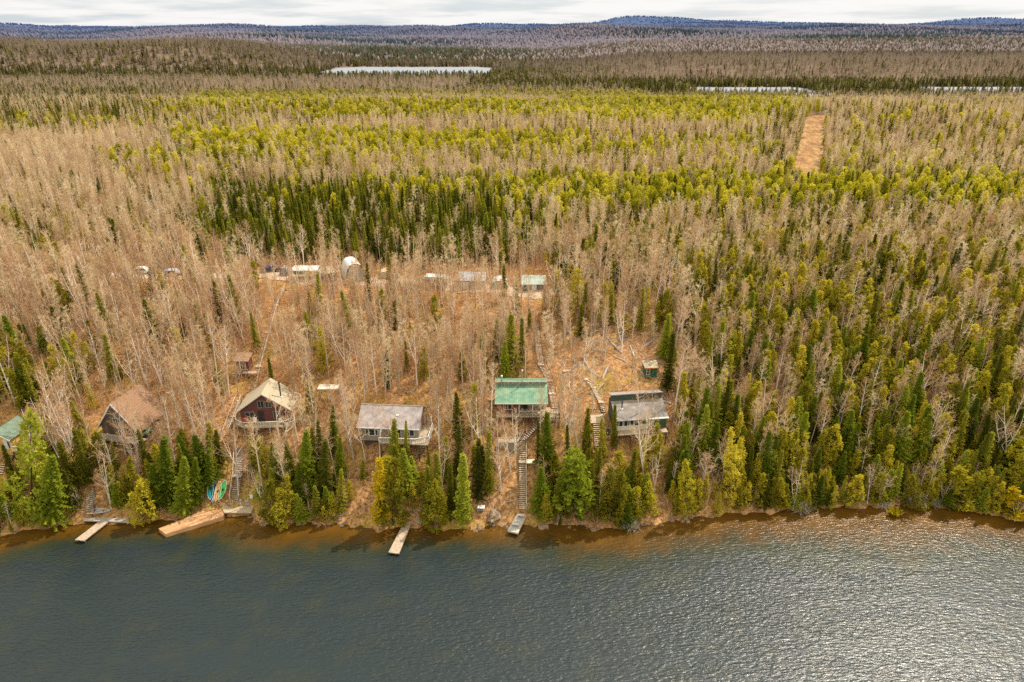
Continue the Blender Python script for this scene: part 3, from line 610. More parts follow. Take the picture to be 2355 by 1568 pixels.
stairs('short brown stairs above the T-shaped dock', [(90, 511), (90.5, 492)], 1.3, -1, .35, 'grey_wood', 'dark_wood')
stairs('upper flight of steps hidden in trees above the T-shaped dock', [(84, 487), (81, 463)], .9, 0, .3, 'grey_wood')
stairs('wide steps below the yellow cabin wall', [(7, 460), (9, 450)], 1.6, 0, .4)
stairs('lower steps at the left edge below the yellow cabin', [(-2, 474), (2, 463)], 1.5, 0, .4)
q = hit(532, 461, .5); T = thing('deck_platform', 'small pale landing platform halfway up the straight stairs', 'deck', q)
MB().box(-.95, .95, -.6, .5, -.1, 0).obj('boards', 'cream', T); rail('railing', [(.92, -.55, 0), (.92, .45, 0)], T, 'stair_wood', .8); posts(T, [(-.8, -.5), (.8, -.5)], -.05, T)
q = hit(508, 442, 1.2); T = thing('deck_platform', 'tan railed platform left of the top of the straight stairs', 'deck', q)
MB().box(-1.7, 1.4, -.2, 1.5, -.12, 0).obj('boards', 'deck', T); rail('railing', [(-1.7, -.15, 0), (1.4, -.15, 0)], T, 'deck', .9)
MB().box(-1.6, 1.3, -.1, -.02, -1.9, -.14).obj('lattice', 'grey_wood', T); posts(T, [(-1.6, -.25), (1.3, -.25)], -.05, T)

# ------------------------------------------------------------------ docks
def dock(label, pix, mat='dock_wood', z=.55, th=.18, name='dock', legs=True, zl=None):
    """outline given as points on the horizontal plane z"""
    pts = []
    for (a, b_) in pix:
        r = ray(a, b_); t = (z - H) / r[2]; pts.append(Vector((r[0] * t, r[1] * t, 0)))
    c = sum(pts, Vector()) / len(pts); e = (pts[1] - pts[2]).normalized() if len(pts) > 2 else Vector((0, 1, 0))
    rz = math.atan2(e.y, e.x) - math.pi / 2
    T = thing(name, label, 'dock', (c.x, c.y, z), rz)
    rot = Matrix.Rotation(-rz, 3, 'Z'); loc = [rot @ (q - c) for q in pts]
    o = MB().prism([(q.x, q.y) for q in loc], 2, -th, 0).obj('boards', mat, T); fixn(o.data)
    if legs:
        for q in loc:
            k = q * .92; MB().bar((k.x, k.y, -z - 1.5), (k.x, k.y, -th + .02), .14).obj('post', 'dark_wood', T)
    return T, c, rz
dock('angled wooden walkway of the T-shaped dock on the left', [(75, 539.6), (84, 540.5), (109, 521), (103.5, 518)], z=.6)
dock('narrow shore platform at the head of the T-shaped dock', [(83, 517), (83, 520.5), (129, 522), (129, 518.5)], 'grey_wood', .63)
dock('grey dock corner cut off by the left edge of the photo', [(-12, 533), (2, 531), (13, 519), (4, 517.5)], 'grey_wood', .5)
D1, c1, rz1 = dock('long reddish log breakwater pointing left from the square platform', [(158.5, 528.5), (165.5, 534), (223, 516.5), (226, 507), (205, 510)], 'log', .7, .8, 'breakwater', False)
dock('square wooden platform at the foot of the red chalet stairs', [(222, 507), (224, 512.5), (251, 512.5), (255, 503), (228, 502)], 'deck', .9)
dock('long narrow plank dock right of the golden cedar', [(388.5, 552), (399, 553.5), (411, 524), (404, 522)], z=.5)
dock('shaded inner section of the plank dock beside the shore', [(404.5, 521.5), (411.5, 523.3), (419, 510), (412, 509)], 'grey_wood', .55)
dock('grey wooden ramp lying beside the plank dock', [(413, 521), (421, 523), (421.5, 512), (417.5, 511)], 'grey_wood', .75)
D, cD, rzD = dock('pale floating dock in front of the straight stairs', [(507.5, 530.5), (518, 533), (528, 512), (519.5, 510)], 'pale_boards', .8, .28)
def lounger(loc, rz, label):
    t = thing('bench', label, 'bench', loc, rz)
    MB().box(-.5, .5, -.22, .22, .34, .4).obj('seat', 'kay_white', t); MB().slab([(-.5, .22, .4), (.5, .22, .4), (.5, .34, .8), (-.5, .34, .8)], .04).obj('backrest', 'kay_white', t)
    for sx in (-.42, .42): MB().box(sx - .03, sx + .03, -.18, .18, 0, .34).obj('leg', 'grey_wood', t)
def onz(px, py, z):
    r = ray(px, py); t = (z - H) / r[2]; return Vector((r[0] * t, r[1] * t, z))
lounger(onz(515.5, 526, .8), rzD + R(8), 'white bench near the outer end of the pale floating dock')
lounger(onz(521, 517, .8), rzD + R(8), 'white bench near the shore end of the pale floating dock')
p = hit(481, 511, 0); T = thing('table', 'small white-topped table standing on the shore left of the pale dock', 'table', p)
MB().box(-.6, .6, -.4, .4, .78, .85).obj('tabletop', 'white', T)
for sx in (-.5, .5):
    for sy in (-.32, .32): MB().box(sx - .04, sx + .04, sy - .04, sy + .04, -.4, .78).obj('leg', 'grey_wood', T)
MB().box(-.5, .5, -.3, .3, .3, .35).obj('shelf', 'grey_wood', T)
for i, (a, b_, m_, lb) in enumerate([(211, 497, 'kay_teal', 'teal kayak, leftmost of the boats leaning by the shore'), (214.5, 500, 'kay_blue', 'blue and white kayak leaning second from left on the shore'), (218.5, 499, 'kay_or', 'pale orange kayak leaning between the blue and green ones'), (223, 497.5, 'kay_green', 'bright green kayak, rightmost of those leaning by the shore')]):
    q = hit(a, b_, .5); t = rowboat('kayak', lb, (q.x, q.y, q.z + .3), 0, 3.3, .95, m_, 'kayak', seat=False)
    ax = Vector((.12 + .1 * (i - 1.5), .55, .82)).normalized(); az = Vector((.1, -.85, .5)); ay = az.cross(ax).normalized(); az = ax.cross(ay)
    t.rotation_euler = Matrix((ax, ay, az)).transposed().to_euler(); t.location.z += .9; t.location.y += .5
    MB().tube([(0, 0, .13), (0, 0, .26)], [.2, .2], 10).obj('cockpit', 'black', t)
    MB().box(-1.3, -.5, -.12, .12, .19, .24).obj('deck_panel', 'kay_white' if i == 1 else m_, t)
q = hit(199, 497, .2); t = thing('storage_box', 'pale grey storage box in the trees left of the kayaks', 'box', q, R(20))
MB().box(-.7, .7, -.4, .4, 0, .8).obj('body', 'kay_white', t); MB().box(-.75, .75, -.45, .45, .8, .88).obj('lid', 'tarp_grey', t)
q = hit(99, 513, .3); rowboat('boat', 'grey rowing boat pulled up on the T-shaped dock platform', (q.x, q.y, q.z + .1), R(4), 3.6, 1.2, 'car_grey')
for k, (dx, dy) in enumerate(((-1.2, .2), (.2, .3), (1.5, .1))):
    q = onz(238, 506.5, .9); chair(q + Vector((dx, dy, 0)), R(20 * k - 20), ['leftmost', 'middle', 'rightmost'][k] + ' of the three chairs on the square wooden platform', 'grey_wood')
q = hit(252, 500, 0); t = thing('sign_post', 'small white post standing right of the square wooden platform', 'post', q)
MB().box(-.25, .25, -.03, .03, .3, 1.1).obj('panel', 'white', t); MB().bar((0, .05, -.4), (0, .05, 1.0), .07).obj('post', 'grey_wood', t)

# ------------------------------------------------------------------ road-side sheds and vehicles
def archtent(label, px0, px1, pyb, h, depth, mat, rz=0, front='car_grey'):
    p = hit((px0 + px1) / 2, pyb, 0); sc = p.length and F / (p.y * CP - (p.z - H) * SP); wd = (px1 - px0) / sc
    T = thing('arched_tent', label, 'tent', p, rz); n = 12; vs = []; fs = []
    prof = [(math.copysign(abs(math.cos(math.pi * k / n)) ** .7, math.cos(math.pi * k / n)) * wd / 2, math.sin(math.pi * k / n) ** .75 * h) for k in range(n + 1)]
    for yy in (0, depth / 3, depth * 2 / 3, depth): vs += [(a, yy, b_ - .1) for a, b_ in prof]
    for j in range(3):
        for k in range(n): a = j * (n + 1) + k; fs.append((a, a + 1, a + n + 2, a + n + 1))
    MB().add(vs, fs).obj('cover', mat, T, True)
    pf = [(a * .93, b_ * .93 - .1) for a, b_ in prof]
    MB().add([(a, .15, b_) for a, b_ in pf], [tuple(range(n + 1))]).obj('front_panel', front, T)
    MB().add([(a, depth - .1, b_) for a, b_ in pf], [tuple(range(n + 1))]).obj('rear_panel', front, T)
    return T
archtent('tall white arched tent garage beside the pyramid-roofed shed', 347, 366, 283, 4.4, 5.5, 'tarp_white', R(24), 'tarp_grey')
archtent('low white arched shelter, rightmost of the white covers along the road', 491, 508, 290, 2.1, 3.5, 'tarp_white')
archtent('pale squat grey covered box shelter between the blue car and the canopy', 280, 289, 277, 2.2, 2.2, 'tarp_grey')
archtent('low tan tarpaulin cover right of the tall arched tent', 378, 391, 279, 1.7, 3.0, 'tarp_tan', 0, 'tarp_tan')
p = hit(329, 281, 0); T = thing('shed', 'brown shed with a tan pyramid roof beside the road', 'shed', p, R(38))
MB().box(-1.5, 1.5, -1.3, 1.7, -.3, 2.3).obj('wall', 'brown_wall', T)
a = [(-1.75, -1.55, 2.25), (1.75, -1.55, 2.25), (1.75, 1.95, 2.25), (-1.75, 1.95, 2.25), (0, .2, 3.4)]
MB().add(a, [(0, 1, 4), (1, 2, 4), (2, 3, 4), (3, 0, 4), (3, 2, 1, 0)]).obj('roof', 'tan_roof', T); door(T, -.3, -.2, .9, 1.9, -1.3, 'dark_wood')
window(T, .9, .9, .5, .5, -1.3, 'cream', 0)
p = hit(306, 279, 0); T = thing('canopy', 'wide white peaked canopy with a green edge over stored things', 'canopy', p, R(0))
a = [(-2.9, -1.2, 2.35), (2.9, -1.2, 2.35), (2.9, 2.2, 2.35), (-2.9, 2.2, 2.35), (-.4, .5, 2.8), (.4, .5, 2.8)]
MB().add(a, [(0, 1, 5, 4), (1, 2, 5), (2, 3, 4, 5), (3, 0, 4)]).obj('cover', 'tarp_white', T)
MB().box(-2.3, 1.3, -1.15, -1.05, 1.5, 2.2).obj('green_skirt', 'tarp_green', T)
for x in (-2.7, 2.7):
    for y_ in (-1.0, 2.0): MB().bar((x, y_, -.3), (x, y_, 2.35), .08).obj('pole', 'metal', T)
q = hit(316, 279, 0); t = thing('crate', 'red crate under the right end of the white peaked canopy', 'crate', q)
MB().box(-.5, .5, -.4, .4, 0, .8).obj('body', 'red_thing', t); MB().box(-.52, .52, -.42, .42, .8, .86).obj('lid', 'black', t)
def vehicle(label, px, py, ln, wd, hh, body, rz, name='parked_car', cat='car', cab=.55, lg=.9):
    p = hit(px, py, 0); T = thing(name, label, cat, p + Vector((0, 0, .1)), rz)
    pr = [(-ln/2, .3), (ln/2, .3), (ln/2, hh * .55), (ln/2 - ln * .03, hh * .6), (ln * .22, hh * .66), (ln * .10, hh), (-ln * cab * .8, hh * .98), (-ln/2 + .05, hh * .62)]
    o = MB().prism(pr, 1, -wd/2, wd/2).obj('body', body, T); fixn(o.data)
    g = MB().prism([(ln * .20, hh * .67), (ln * .10, hh * .95), (-ln * cab * .74, hh * .93), (-ln * cab * .8, hh * .67)], 1, -wd/2 - .015, wd/2 + .015).obj('side_glass', 'glass', T); fixn(g.data)
    for sx in (-.31, .31):
        for sy in (-1, 1):
            w_ = MB().tube([(sx * ln, sy * (wd/2 - .18), .32), (sx * ln, sy * (wd/2 + .03), .32)], [.33, .33], 14).obj('wheel', 'rubber', T)
            MB().tube([(sx * ln, sy * (wd/2 + .02), .32), (sx * ln, sy * (wd/2 + .05), .32)], [.18, .18], 10).obj('rim', 'metal', w_)
    for sy in (-.6, .6): MB().box(ln/2 - .02, ln/2 + .03, sy * wd/2 - .15, sy * wd/2 + .15, hh * .42, hh * .52).obj('headlight', 'white', T)
    return T
vehicle('dark blue car with its front toward the lake at the left of the sheds', 271, 272, 3.9, 1.75, 1.5, 'blue_car', R(30))
vehicle('white car parked by a spruce on the far left of the road', 145, 274, 3.6, 1.7, 1.5, 'white', R(8))
vehicle('grey car parked right of the white car on the road', 175, 276, 3.8, 1.7, 1.45, 'car_grey', R(5))
p = hit(436, 287, .0); T = thing('camper_trailer', 'long white camper trailer with a rounded front under the birches', 'trailer', p + Vector((0, .3, 0)), R(-6))
o = MB().prism([(-2.6, .5), (2.5, .5), (2.7, 1.2), (2.55, 2.1), (2.2, 2.5), (-2.2, 2.5), (-2.65, 2.1), (-2.8, 1.2)], 1, -1.05, 1.05).obj('body', 'tarp_white', T); fixn(o.data)
MB().box(-2.5, 2.4, -1.065, -1.045, .55, 1.15).obj('lower_stripe', 'tarp_grey', T)
for x in (-1.6, 0.2): window(T, x, 1.35, .8, .5, -1.05, 'car_grey', 0)
door(T, 1.4, .6, .6, 1.6, -1.05, 'kay_white')
for x in (-.4, .4): MB().tube([(x, -1.1, .32), (x, 1.1, .32)], [.32, .32], 12).obj('wheel', 'rubber', T)
MB().bar((-2.7, 0, .5), (-3.7, 0, .45), .1).obj('hitch', 'black', T)
p = hit(472, 289, 0); T = thing('garage', 'grey ribbed metal garage with a pale side wall by the road', 'garage', p, R(-3))
o = MB().prism([(0, -.3), (4.2, -.3), (4.2, 1.9), (2.1, 3.0), (0, 1.9)], 0, -2.9, 2.7).obj('wall', 'pale_metal', T); fixn(o.data)
MB().slab([(-3.05, -.25, 1.88), (2.85, -.25, 1.88), (2.85, 2.1, 3.12), (-3.05, 2.1, 3.12)], .08).slab([(-3.05, 4.45, 1.88), (2.85, 4.45, 1.88), (2.85, 2.1, 3.12), (-3.05, 2.1, 3.12)], .08).obj('roof', 'tarp_grey', T)
door(T, -1.5, -.2, 1.6, 1.8, 0, 'white')
p = hit(534, 291, 0); T = thing('shed', 'pale green metal shed at the right end of the road buildings', 'shed', p)
o = MB().prism([(0, -.3), (3.2, -.3), (3.2, 2.1), (0, 1.6)], 0, -2.4, 2.4).obj('wall', 'grey_wood', T); fixn(o.data)
MB().slab([(-2.6, -.3, 1.55), (2.6, -.3, 1.55), (2.6, 3.4, 2.35), (-2.6, 3.4, 2.35)], .09).obj('roof', 'pale_metal', T); door(T, 0, -.2, 1, 1.7, 0, 'white')
q = hit(397, 278, 0); t = thing('propane_tank', 'small white tank standing between the tan cover and the camper', 'tank', q)
MB().tube([(-.7, 0, .6), (-.55, 0, .6), (.55, 0, .6), (.7, 0, .6)], [.2, .42, .42, .2], 12).obj('tank', 'white', t, True); MB().box(-.45, -.35, -.3, .3, -.2, .25).box(.35, .45, -.3, .3, -.2, .25).obj('saddle', 'black', t)
q = hit(37.5, 348, .1); rowboat('boat', 'white battered boat lying on the path at the left', (q.x, q.y, q.z), R(28), 3.0, 1.2, 'white')

# utility poles and the power line frame in the cleared strip
def upole(label, px, py, h):
    p = hit(px, py, 0); T = thing('utility_pole', label, 'utility pole', p)
    MB().tube([(0, 0, -.5), (0, 0, h)], [.16, .11], 8).obj('pole', 'stair_wood', T); MB().box(-.9, .9, -.06, .06, h - .9, h - .77).obj('crossarm', 'grey_wood', T)
    for x in (-.8, 0, .8): MB().tube([(x, 0, h - .77), (x, 0, h - .55)], [.05, .04], 6).obj('insulator', 'white', T)
    return T, p
T, p = upole('tall utility pole with a grey transformer at the left edge of the photo', 1.5, 249, 8.5)
MB().tube([(.35, 0, 5.6), (.35, 0, 6.6)], [.25, .25], 10).obj('transformer', 'metal', T)
upole('short utility pole against dark spruces behind the road', 225, 265, 5.0)
q = cl[-1] + Vector((1.5, 6, 0)); T = thing('power_line_frame', 'two-legged wooden power line frame at the top of the cleared strip', 'utility pole', (q.x, q.y, gz(q.x, q.y)))
for x in (-1.6, 1.6): MB().tube([(x, 0, -.5), (x, 0, 11)], [.2, .14], 8).obj('pole', 'stair_wood', T)
MB().box(-3.2, 3.2, -.1, .1, 10, 10.25).obj('crossarm', 'stair_wood', T)
for x in (-3, 0, 3): MB().tube([(x, 0, 9.5), (x, 0, 10)], [.08, .08], 6).obj('insulator', 'white', T)
q = cl[-1] + Vector((6.5, 3, 0)); T = thing('utility_cabinet', 'small white cabinet at the top right of the cleared strip', 'cabinet', (q.x, q.y, gz(q.x, q.y)))
MB().box(-.8, .8, -.5, .5, 0, 2.2).obj('body', 'cream', T); MB().box(-.9, .9, -.6, .6, 2.2, 2.3).obj('top', 'white', T)

# ------------------------------------------------------------------ tree prototypes (meshes)
def ntri(c, a, b_): return [c, a, b_]
def spruce_mesh(h, r, sd, step=.36, nb=7, droop=.28, fill=1.0):
    g = np.random.default_rng(sd); V = []
    z = h * .07; ph = 0
    while z < h - .15:
        t = z / h; rr = r * (1 - t) ** .82 * g.uniform(.78, 1.12) + .07
        n = max(4, int(nb * (.65 + .5 * (1 - t)) * fill))
        for k in range(n):
            a = ph + 2 * math.pi * k / n + g.uniform(-.25, .25); Lb = rr * g.uniform(.55, 1.3)
            d = np.array([math.cos(a), math.sin(a), 0]); s_ = np.array([-d[1], d[0], 0]); base = np.array([0, 0, z + g.uniform(-.1, .1)])
            end = d * Lb + np.array([0, 0, -droop * Lb + .12])
            ns = max(2, int(Lb / .26))
            for j in range(ns):
                tt = (j + .6) / ns; p_ = base + end * tt; w = .36 * (1.15 - tt * .6) * (.6 + .4 * min(1, Lb))
                for sg in (-1, 1):
                    V += [p_ - d * .12, p_ + d * .26 + np.array([0, 0, .02]), p_ + s_ * sg * w + d * .12 + np.array([0, 0, -.12 - .1 * g.random()])]
            V += [base + end * .75, base + end * 1.12, base + end * .85 + np.array([0, 0, .16])]
        z += step * g.uniform(.8, 1.2) * (1 - .35 * t); ph += 1.1
    for k in range(4): a = k * 1.57; V += [np.array([0, 0, h + .35]), np.array([.1 * math.cos(a), .1 * math.sin(a), h - .5]), np.array([.1 * math.cos(a + 1.6), .1 * math.sin(a + 1.6), h - .5])]
    return np.array(V)
def tufts(centers, g, n, rad, size, up=.3):
    V = []
    for c in centers:
        for k in range(n):
            o = g.normal(size=3) * rad * .55; d = g.normal(size=3); d[2] += up; d /= np.linalg.norm(d); e = np.cross(d, g.normal(size=3)); e /= np.linalg.norm(e) + 1e-6
            p_ = c + o; s_ = size * g.uniform(.6, 1.3)
            V += [p_ - e * s_ * .38, p_ + e * s_ * .38, p_ + d * s_]
    return V
def cedar_mesh(h, r, sd, n=150, lean=0):
    g = np.random.default_rng(sd); C = []
    for k in range(n):
        t = g.random() ** 1.25 * .98; a = g.uniform(0, 6.28); lob = 1 + .30 * math.sin(3 * a + sd + 5 * t) + .22 * math.sin(11 * t + sd)
        rr = r * (1 - t) ** .62 * lob * (.55 + .45 * g.random() ** .4) * min(1, .5 + t * 5)
        C.append(np.array([rr * math.cos(a), rr * math.sin(a), .06 * h + t * h * .94]))
    V = []
    for c in C:
        d = np.array([c[0], c[1], 0]); V += tufts([c], g, 13, g.uniform(.26, .42), .36, .5)
    V += tufts([np.array([0, 0, h * z_]) for z_ in (.9, .95, .99)], g, 6, .12, .28, 1.0)
    return np.array(V)
def pine_mesh(h, r, sd, n=75):
    g = np.random.default_rng(sd); C = []
    lv = int(h / .75)
    for i in range(lv):
        t = .2 + .8 * i / lv; nb = 6 if t < .85 else 4
        for k in range(nb):
            a = 2 * math.pi * k / nb + g.uniform(-.4, .4) + i; Lb = r * (1 - t) ** .55 * g.uniform(.65, 1.15) + .1
            for f_ in ((.5, 1.0) if Lb > .8 else (1.0,)):
                C.append(np.array([math.cos(a) * Lb * f_, math.sin(a) * Lb * f_, t * h + .25 * Lb * f_ + g.uniform(-.15, .15)]))
    C += [np.array([0, 0, h * .97]), np.array([0, 0, h])]
    return np.array(tufts(C, g, 12, .3, .42, .7))
def ribbon(V, p, q, w0, w1, g):
    d = q - p; e = np.cross(d, np.array([g.normal() * .3, 1.0, .2])); e /= np.linalg.norm(e) + 1e-6
    V += [p - e * w0 / 2, p + e * w0 / 2, q + e * w1 / 2, p - e * w0 / 2, q + e * w1 / 2, q - e * w1 / 2]
def bare_mesh(h, sd, spread=1.0, first=.38, nbr=17, up=.9, twig_w=.042, fork=False, ntw=7, bend=.35):
    """returns trunk builder and branch triangles"""
    g = np.random.default_rng(sd); T_ = MB(); pts = []; x = y_ = 0.0; n = 7
    bx, by = g.normal() * bend, g.normal() * bend
    for i in range(n + 1):
        t = i / n; pts.append(np.array([bx * math.sin(t * 2.2) * t + g.normal() * .04, by * math.sin(t * 2) * t, t * h]))
    r0 = .0098 * h + .015
    T_.tube(pts, [r0 * (1 - .88 * i / n) + .008 for i in range(n + 1)], 5, False)
    stems = [(pts, 0.0)]
    for f_ in range(int(fork)):
        a = g.uniform(0, 6.28); t0 = g.uniform(.02, .5) if f_ else g.uniform(.3, .5); q0 = pts[int(t0 * n)]; top = np.array([math.cos(a) * h * g.uniform(.12, .2), math.sin(a) * h * g.uniform(.12, .2), h * g.uniform(.8, .97)])
        ps = [q0 + (top - q0) * u_ + np.array([math.cos(a), math.sin(a), -.6]) * .5 * math.sin(u_ * 3.14) * (1 - t0) for u_ in np.linspace(0, 1, 6)]
        T_.tube(ps, [r0 * (.75 - .5 * t0) * (1 - .85 * i / 5) + .008 for i in range(6)], 5, False)
        stems.append((ps, t0))
    def at(t, ps=pts):
        nn = len(ps) - 1; f_ = t * nn; i = min(nn - 1, int(f_)); return ps[i] + (ps[i + 1] - ps[i]) * (f_ - i)
    V = []
    for k in range(nbr):
        t = first + (.97 - first) * (k / nbr) ** .9; a = k * 2.4 + g.uniform(-.5, .5); Lb = (h * .2 * (1.15 - t) + .35) * spread * g.uniform(.6, 1.25)
        ps, t0 = stems[k % len(stems)]; p0 = at(t if t0 == 0 else max(.25, (t - t0) / (1 - t0)), ps); d = np.array([math.cos(a), math.sin(a), up * g.uniform(.7, 1.3)]); d /= np.linalg.norm(d)
        p1 = p0 + d * Lb * .55; d2 = d + np.array([g.normal() * .15, g.normal() * .15, .25]); d2 /= np.linalg.norm(d2); p2 = p1 + d2 * Lb * .55
        rb = .045 * (1.1 - t) * h / 12 + .016
        T_.tube([p0, p1, p2], [rb, rb * .6, .008], 3, False)
        for j in range(ntw):
            s_ = g.uniform(.2, 1.0); q = p0 + (p1 - p0) * min(1, s_ * 2) + (p2 - p1) * max(0, s_ * 2 - 1)
            dd = d * .7 + g.normal(size=3) * .6 + np.array([0, 0, .35]); dd /= np.linalg.norm(dd); lt = g.uniform(.4, .95) * (.5 + Lb * .3)
            q1 = q + dd * lt; ribbon(V, q, q1, twig_w, twig_w * .4, g)
            for m_ in range(5):
                u_ = g.uniform(.3, 1); q2 = q + dd * lt * u_; d3 = dd + g.normal(size=3) * .6; d3 /= np.linalg.norm(d3)
                ribbon(V, q2, q2 + d3 * g.uniform(.2, .5), twig_w * .7, twig_w * .3, g)
    return T_, np.array(V)
def conifer_trunk(h, r=None):
    return MB().tube([(0, 0, -.4), (0, 0, h * .5), (0, 0, h)], [r or .011 * h + .02, .007 * h, .01], 5, False)
def trimesh(name, V, mat):
    n = len(V) // 3; return npmesh(name, V, np.arange(n * 3).reshape(n, 3), mat)
PROTO = {}; H0 = {}
def regp(kind, h, tr_mb, tmat, V, cmat, cname):
    PROTO.setdefault(kind, []).append((tr_mb.mesh('trunk', M[tmat]), trimesh(cname, V, M[cmat]), h, cname))
for i in range(6):
    h = 12; a = spruce_mesh(h, [1.3, 1.7, 1.1, 1.5, .9, 1.9][i], 10 + i, fill=[.9, .75, 1.0, .6, .8, .9][i]); regp('spruce', h, conifer_trunk(h), 'con_bark', a, 'spruce', 'crown')
for i in range(5):
    h = 10; regp('cedar', h, conifer_trunk(h), 'con_bark', cedar_mesh(h, [1.35, 1.7, 1.1, 1.5, 1.9][i], 30 + i, [150, 120, 130, 105, 150][i]), 'cedar', 'crown')
for i in range(4):
    h = 10; regp('pine', h, conifer_trunk(h), 'con_bark', pine_mesh(h, [1.7, 2.0, 1.5, 1.9][i], 50 + i), 'pine', 'crown')
for i in range(4):
    h = 11; regp('fir', h, conifer_trunk(h), 'con_bark', spruce_mesh(h, [1.9, 1.6, 2.1, 1.75][i], 70 + i, .30, 9, .12, 1.15), 'fir', 'crown')
for i in range(7):
    h = 13; a, V = bare_mesh(h, 90 + i, [1, .8, 1.15, .9, 1.2, .75, 1][i], [.4, .5, .38, .45, .35, .5, .42][i], 20, [.9, 1.3, .8, 1, .7, 1.4, 1][i], ntw=7, fork=[1, 0, 2, 0, 2, 1, 0][i]); regp('birch', h, a, 'birch_bark', V, 'birch_twig', 'twigs')
for i in range(6):
    h = 12; a, V = bare_mesh(h, 120 + i, [.75, .6, .9, .7, .85, .65][i], [.35, .4, .3, .45, .35, .4][i], 18, 1.4, ntw=7, bend=.25, fork=[0, 1, 1, 0, 2, 0][i]); regp('aspen', h, a, 'aspen_bark', V, 'aspen_twig', 'twigs')
KN = {'spruce': 'spruce_tree', 'cedar': 'cedar_tree', 'pine': 'pine_tree', 'fir': 'fir_tree', 'birch': 'birch_tree', 'aspen': 'aspen_tree'}
CAT = {'spruce': 'spruce tree', 'cedar': 'cedar tree', 'pine': 'pine tree', 'fir': 'fir tree', 'birch': 'birch tree', 'aspen': 'aspen tree'}
FIRST = {}   # (kind, variant) -> (trunk object, crown object)
def tree(kind, v, x, y, z, s, rz, tilt=(0, 0), label='', group=None, sxy=None, crown_mat=None):
    tm, cm, h, cn = PROTO[kind][v]
    t = bpy.data.objects.new(KN[kind], None); COL.objects.link(t); t.empty_display_size = .2
    t.location = (x, y, z - .1); t.rotation_mode = 'YXZ'; t.rotation_euler = (tilt[1], tilt[0], 0); t.scale = (sxy or s, sxy or s, s)
    t['label'] = label; t['category'] = CAT[kind]
    if group: t['group'] = group
    if crown_mat: cm = cm.copy(); cm.materials[0] = M[crown_mat]
    a = bpy.data.objects.new('trunk', tm); b_ = bpy.data.objects.new(cn, cm)
    for o in (a, b_): COL.objects.link(o); o.parent = t; o.rotation_euler = (0, 0, rz)
    if not crown_mat: FIRST.setdefault((kind, v), (a, b_))
    return t
def key(kind, bx, by, tx, ty, label, wide=1.0, v=None, cm=None, dead=False):
    p = hit(bx, by, 0); h = 3.0
    for _ in range(60):
        if project(p.x, p.y, p.z + h)[1] <= ty: break
        h += .35
    a = project(p.x, p.y, p.z + h)[0]; sc = F / (p.y * CP - (p.z + h - H) * SP)
    tl = math.atan2((tx - a) / sc, h)
    v = random.randrange(len(PROTO[kind])) if v is None else v
    s = h / PROTO[kind][v][2]; return tree(kind, v, p.x, p.y, p.z, s, random.uniform(0, 6.28), (tl, 0), label, None, (s * .45 + .55) * wide if kind in ('birch', 'aspen') else max(s, .6) * wide, cm)

